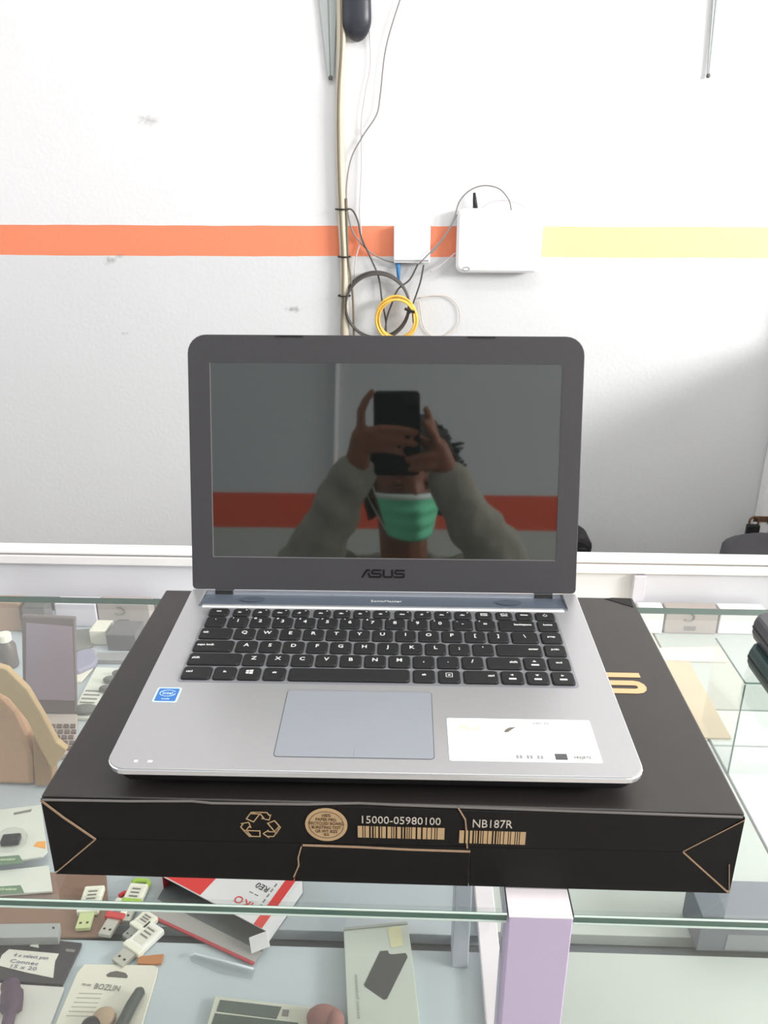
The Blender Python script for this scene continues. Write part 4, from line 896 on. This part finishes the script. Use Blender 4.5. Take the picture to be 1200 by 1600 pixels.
def body():
    m = MB()
    # head
    for j in range(1):
        b = MB(); b.ball((0, 0, 0), 1, 1, 1, 32, 24); vs = []
        for v in b.v:
            x, y, z = v; f = max(0, y)
            wx = .074*(1-.22*max(0, -z)**1.3-.05*max(0, z)); X = x*wx; Y = y*(.094-.012*max(0, -z)) - .006*max(0, -z)*(y < 0); Z = z*.116
            if y > .3: Y += .020*math.exp(-((x/.2)**2+((z+.16)/.18)**2)) + .006*math.exp(-((x/.45)**2+((z-.22)/.1)**2)) - .008*math.exp(-(((abs(x)-.42)/.2)**2+((z-.02)/.12)**2)) + .007*math.exp(-((x/.3)**2+((z+.55)/.09)**2)) + .008*math.exp(-((x/.3)**2+((z+.9)/.16)**2))
            vs.append(hp(X, Y, Z))
        b.v = vs; m.add(b.v, b.f)
    for s in (-1, 1): m.ball(hp(s*.075, -.004, -.006), .010, .018, .030, 10, 8)
    m.chain([hp(0, -.03, -.07), nk, W(.006, -.475, .13)], [.056, .054, .07])
    # trunk and legs
    m.chain([W(.005, -.48, .11), ch, wa, hi], [.085, .115, .11, .12])
    m.chain([sl_, W(.005, -.475, .135), sr_], [.05, .075, .05]); m.chain([W(-.085, -.51, .04), W(.09, -.51, .04)], [.09, .09])
    for s in (-1, 1):
        m.chain([W(s*.09, -.71, -.27), W(s*.12, -.43, -.50), W(s*.125, -.57, -.87), W(s*.13, -.50, -.915)], [.088, .062, .042, .03])
        m.chain([W(s*.127, -.58, -.91), W(s*.14, -.43, -.925)], [.032, .024])
    m.chain([sl_, el, wl], [.05, .04, .027]); m.chain([sr_, er, wr], [.05, .04, .027])
    # hands: palms and five fingers each, closed on the phone
    def hand(wr_, palm, fingers):
        m.chain([wr_]+[cw(*p) for p in palm[0]], palm[1], 10)
        for pts, rs in fingers: m.chain([cw(*p) for p in pts], rs, 8)
    fr_ = lambda k: [.0095, .0088, .0078, .0066][:k]
    hand(wl, ([(-.083, -.085, -.016), (-.079, -.052, -.008)], [.027, .022, .018]), [
        ([(-.083, -.085, -.014), (-.074, -.044, -.004), (-.056, -.043, .005)], [.02, .012, .010]),
        ([(-.078, -.042, -.006), (-.077, -.006, -.008), (-.068, .014, -.004), (-.056, .029, -.002)], fr_(4)),
        ([(-.074, -.044, -.002), (-.042, -.036, .0048), (-.008, -.037, .0048), (.022, -.043, .0036)], fr_(4)),
        ([(-.076, -.06, -.002), (-.040, -.055, .0048), (-.008, -.058, .0048), (.020, -.064, .0036)], fr_(4)),
        ([(-.078, -.075, -.004), (-.042, -.072, .0036), (-.018, -.076, .0036), (-.004, -.080, .0028)], [.009, .0082, .0072, .006]),
        ([(-.088, -.085, -.02), (-.078, -.062, -.026), (-.056, -.045, -.0225), (-.036, -.036, -.0205)], [.014, .0115, .0102, .008])])
    hand(wr, ([(.070, -.100, -.016), (.062, -.072, -.010)], [.027, .022, .018]), [
        ([(.060, -.070, -.008), (.052, -.040, -.008), (.045, -.018, -.006), (.039, -.002, -.003)], fr_(4)),
        ([(.062, -.078, -.004), (.054, -.052, .004), (.045, -.036, .0048), (.036, -.026, .0048)], fr_(4)),
        ([(.064, -.086, -.004), (.046, -.084, .0048), (.022, -.088, .0048), (.006, -.092, .0036)], fr_(4)),
        ([(.066, -.1, -.006), (.046, -.104, .0036), (.024, -.108, .0036), (.010, -.110, .0028)], [.009, .0082, .0072, .006]),
        ([(.074, -.106, -.022), (.062, -.086, -.027), (.042, -.068, -.0225), (.024, -.056, -.0205)], [.014, .0115, .0102, .008])])
    return m
bo_ = body().build('body', M_skin, pe, at=O_); bo_.location = (0, 0, 0); remesh(bo_, .0042, 3)
for s in (-1, 1):
    e_ = MB(); e_.ball(hp(s*.031, .079, .004)-O_, .0036); e_.build('eye', mat('eye white', (226, 222, 216), .2), pe, True)
    e_ = MB(); e_.ball(hp(s*.031, .0835, .0005)-O_, .0047); e_.build('iris', mat('dark iris', (40, 26, 20), .15), pe, True)
    e_ = MB(); e_.ball(hp(s*.031, .0772, .0068)-O_, .0125, .0125, .0078, M=HR.to_3x3().to_4x4()); e_.ball(hp(s*.031, .0772, -.0062)-O_, .0115, .0115, .0052, M=HR.to_3x3().to_4x4()); e_.build('eyelid', M_skin, pe, True)
    MB().tube([hp(s*x, .089-abs(x-.03)*.25, .026+z)-O_ for x, z in ((.012, -.001), (.024, .003), (.036, .003), (.047, -.002))], [.002, .0032, .003, .0015], 6).build('eyebrow', M_hair, pe, True)
# hair
b = MB(); b.ball((0, 0, 0), 1, 1, 1, 40, 28); keep = MB(); vs = []
for (x, y, z) in b.v:
    n_ = 1+.10*noise.noise(Vector((x*4, y*4, z*4)))+.07*noise.noise(Vector((x*11, y*11, z*11)))
    vs.append(hp(x*.112*n_+.012, y*.112*n_-.006, z*.138*n_+.006)-O_)
fs = []
for f in b.f:
    c = sum((Vector(b.v[i]) for i in f), Vector())/len(f)
    if c.z > .42 or (c.y < .25 and c.z > -.25) or (c.y < -.25 and c.z > -.62): fs.append(f)
keep.v, keep.f = [tuple(v) for v in vs], fs
hr = keep.build('hair', M_hair, pe, True); sm_ = hr.modifiers.new('thickness', 'SOLIDIFY'); sm_.thickness = .014; sm_.offset = -1
rn = random.Random(5); lk = MB()
for k in range(260):
    a = rn.uniform(0, 2*math.pi); ez = rn.uniform(-.1, 1); ey = math.sqrt(max(0, 1-ez*ez)); d = Vector((ey*math.cos(a), ey*math.sin(a), ez))
    if d.y > .4 and d.z < .45: continue
    p = Vector((d.x*.112+.012, d.y*.110-.006, d.z*.136+.006)); t_ = Vector((rn.uniform(-1, 1), rn.uniform(-1, 1), rn.uniform(-1.3, .3)))*.018
    lk.tube([hp(*p)-O_, hp(*(p+d*.010+t_*.5))-O_, hp(*(p+d*.012+t_))-O_], [.005, .0044, .0015], 5)
lk.build('hair_locks', M_hair, pe, True)['kind'] = 'stuff'
# face mask with pleats, white top band and ear loops
M_mask = mat('green mask fabric', (120, 222, 176), .75, var=.06, scale=120); M_band = mat('white mask band', (226, 240, 234), .7)
def mk(u, v):                                # u across -1..1, v up 0..1
    a = u*math.radians(62); zz = -.018-.100*(1-v)
    rad = .106+.020*math.exp(-((u/.35)**2))*math.sin(math.pi*min(1, v*.9+.1))+.004*math.sin(v*22)*(1-u*u)-.016*(1-v)
    return hp(rad*math.sin(a)*.80*(1-.22*(1-v)), rad*math.cos(a)*1.02-.004, zz*(1-.08*u*u))-O_
def sheet(v0, v1, nv, nu=24):
    m = MB(); vs = [mk(-1+2*i/nu, v0+(v1-v0)*j/nv) for j in range(nv+1) for i in range(nu+1)]
    return m.add(vs, [(j*(nu+1)+i, j*(nu+1)+i+1, (j+1)*(nu+1)+i+1, (j+1)*(nu+1)+i) for j in range(nv) for i in range(nu)])
for n_, a, b_, m_ in (('face_mask', 0, .88, M_mask), ('mask_band', .88, 1, M_band)):
    o = sheet(a, b_, 16 if a == 0 else 3).build(n_, m_, pe, True); q = o.modifiers.new('thickness', 'SOLIDIFY'); q.thickness = .0025; q.offset = 1
for s in (-1, 1):
    MB().tube(curve([mk(s, .92), hp(s*.083, .02, .02)-O_, hp(s*.086, -.016, .014)-O_, hp(s*.084, -.014, -.02)-O_, mk(s, .1)], 5), .0014, 6).build('ear_loop', M_band, pe, True)
# clothes
m = MB(); m.chain([W(.005, -.48, .10), ch, wa, W(0, -.695, -.22)], [.098, .128, .124, .135]); m.chain([W(-.085, -.51, .04), W(.09, -.51, .04)], [.102, .102]); m.chain([sl_+Vector((.03, 0, -.01)), sr_+Vector((-.03, 0, -.01))], [.062, .062])
o = m.build('shirt', M_shirt, pe, at=O_); o.location = (0, 0, 0); remesh(o, .011, 3)
def sleeve(s0, e0, w0, sg):
    m = MB(); rnd = random.Random(sg+3); up = []; rs = []
    for a, b, r0, r1 in ((s0, e0, .068, .062), (e0, w0+(e0-w0)*.06, .060, .041)):
        for k in range(9):
            t = k/8; up.append(a.lerp(b, t)+Vector((rnd.uniform(-1, 1), rnd.uniform(-1, 1), rnd.uniform(-1, 1)))*.004); rs.append((r0+(r1-r0)*t)*(1+.10*math.sin(t*19+sg)*(1 if 0 < k < 8 else 0)))
    m.chain(up, rs, 14)
    e = w0+(e0-w0)*.05; d = (w0-e0).normalized(); m.chain([e-d*.012, e+d*.004], [.043, .041], 14)
    return m
m = sleeve(sl_, el, wl, 0); m2 = sleeve(sr_, er, wr, 1); m.add(m2.v, m2.f)
for s, s0 in ((-1, sl_), (1, sr_)):
    m.chain([s0+Vector((-s*.0, -.01, 0)), W(s*.115, -.52, .03), W(s*.125, -.60, -.10), W(s*.12, -.68, -.24)], [.072, .085, .082, .09])
    m.chain([s0+Vector((-s*.05, .02, .03)), W(s*.085, -.43, .165)], [.05, .03])
m.chain([sl_+Vector((.04, -.05, .0)), sr_+Vector((-.04, -.05, .0))], [.075, .075]); m.chain([W(0, -.56, .06), W(0, -.68, -.1), W(0, -.76, -.22)], [.115, .11, .12])
m.chain([W(-.07, -.46, .185), W(-.05, -.53, .20), W(.06, -.53, .20), W(.085, -.46, .185)], [.026, .03, .03, .026])
o = m.build('jacket', M_jack, pe, at=O_); o.location = (0, 0, 0); remesh(o, .008, 2)
tx = bpy.data.textures.new('folds', 'CLOUDS'); tx.noise_scale = .05; tx.noise_depth = 1
q = o.modifiers.new('wrinkles', 'DISPLACE'); q.texture = tx; q.strength = .020; q.mid_level = .5; q.texture_coords = 'GLOBAL'
m = MB(); m.chain([W(0, -.70, -.22), hi], [.134, .137])
for s in (-1, 1): m.chain([W(s*.09, -.71, -.27), W(s*.12, -.43, -.50), W(s*.125, -.57, -.85)], [.105, .08, .062])
o = m.build('trousers', M_trou, pe, at=O_); o.location = (0, 0, 0); remesh(o, .011, 3)
for s in (-1, 1):
    m = MB(); m.chain([W(s*.127, -.60, -.905), W(s*.135, -.50, -.91), W(s*.142, -.40, -.918)], [.043, .042, .031])
    m.v = [(v[0], v[1], max(v[2], .001)) for v in m.v]
    o = m.build('shoe', M_under, pe, at=O_); o.location = (0, 0, 0); remesh(o, .008, 2)
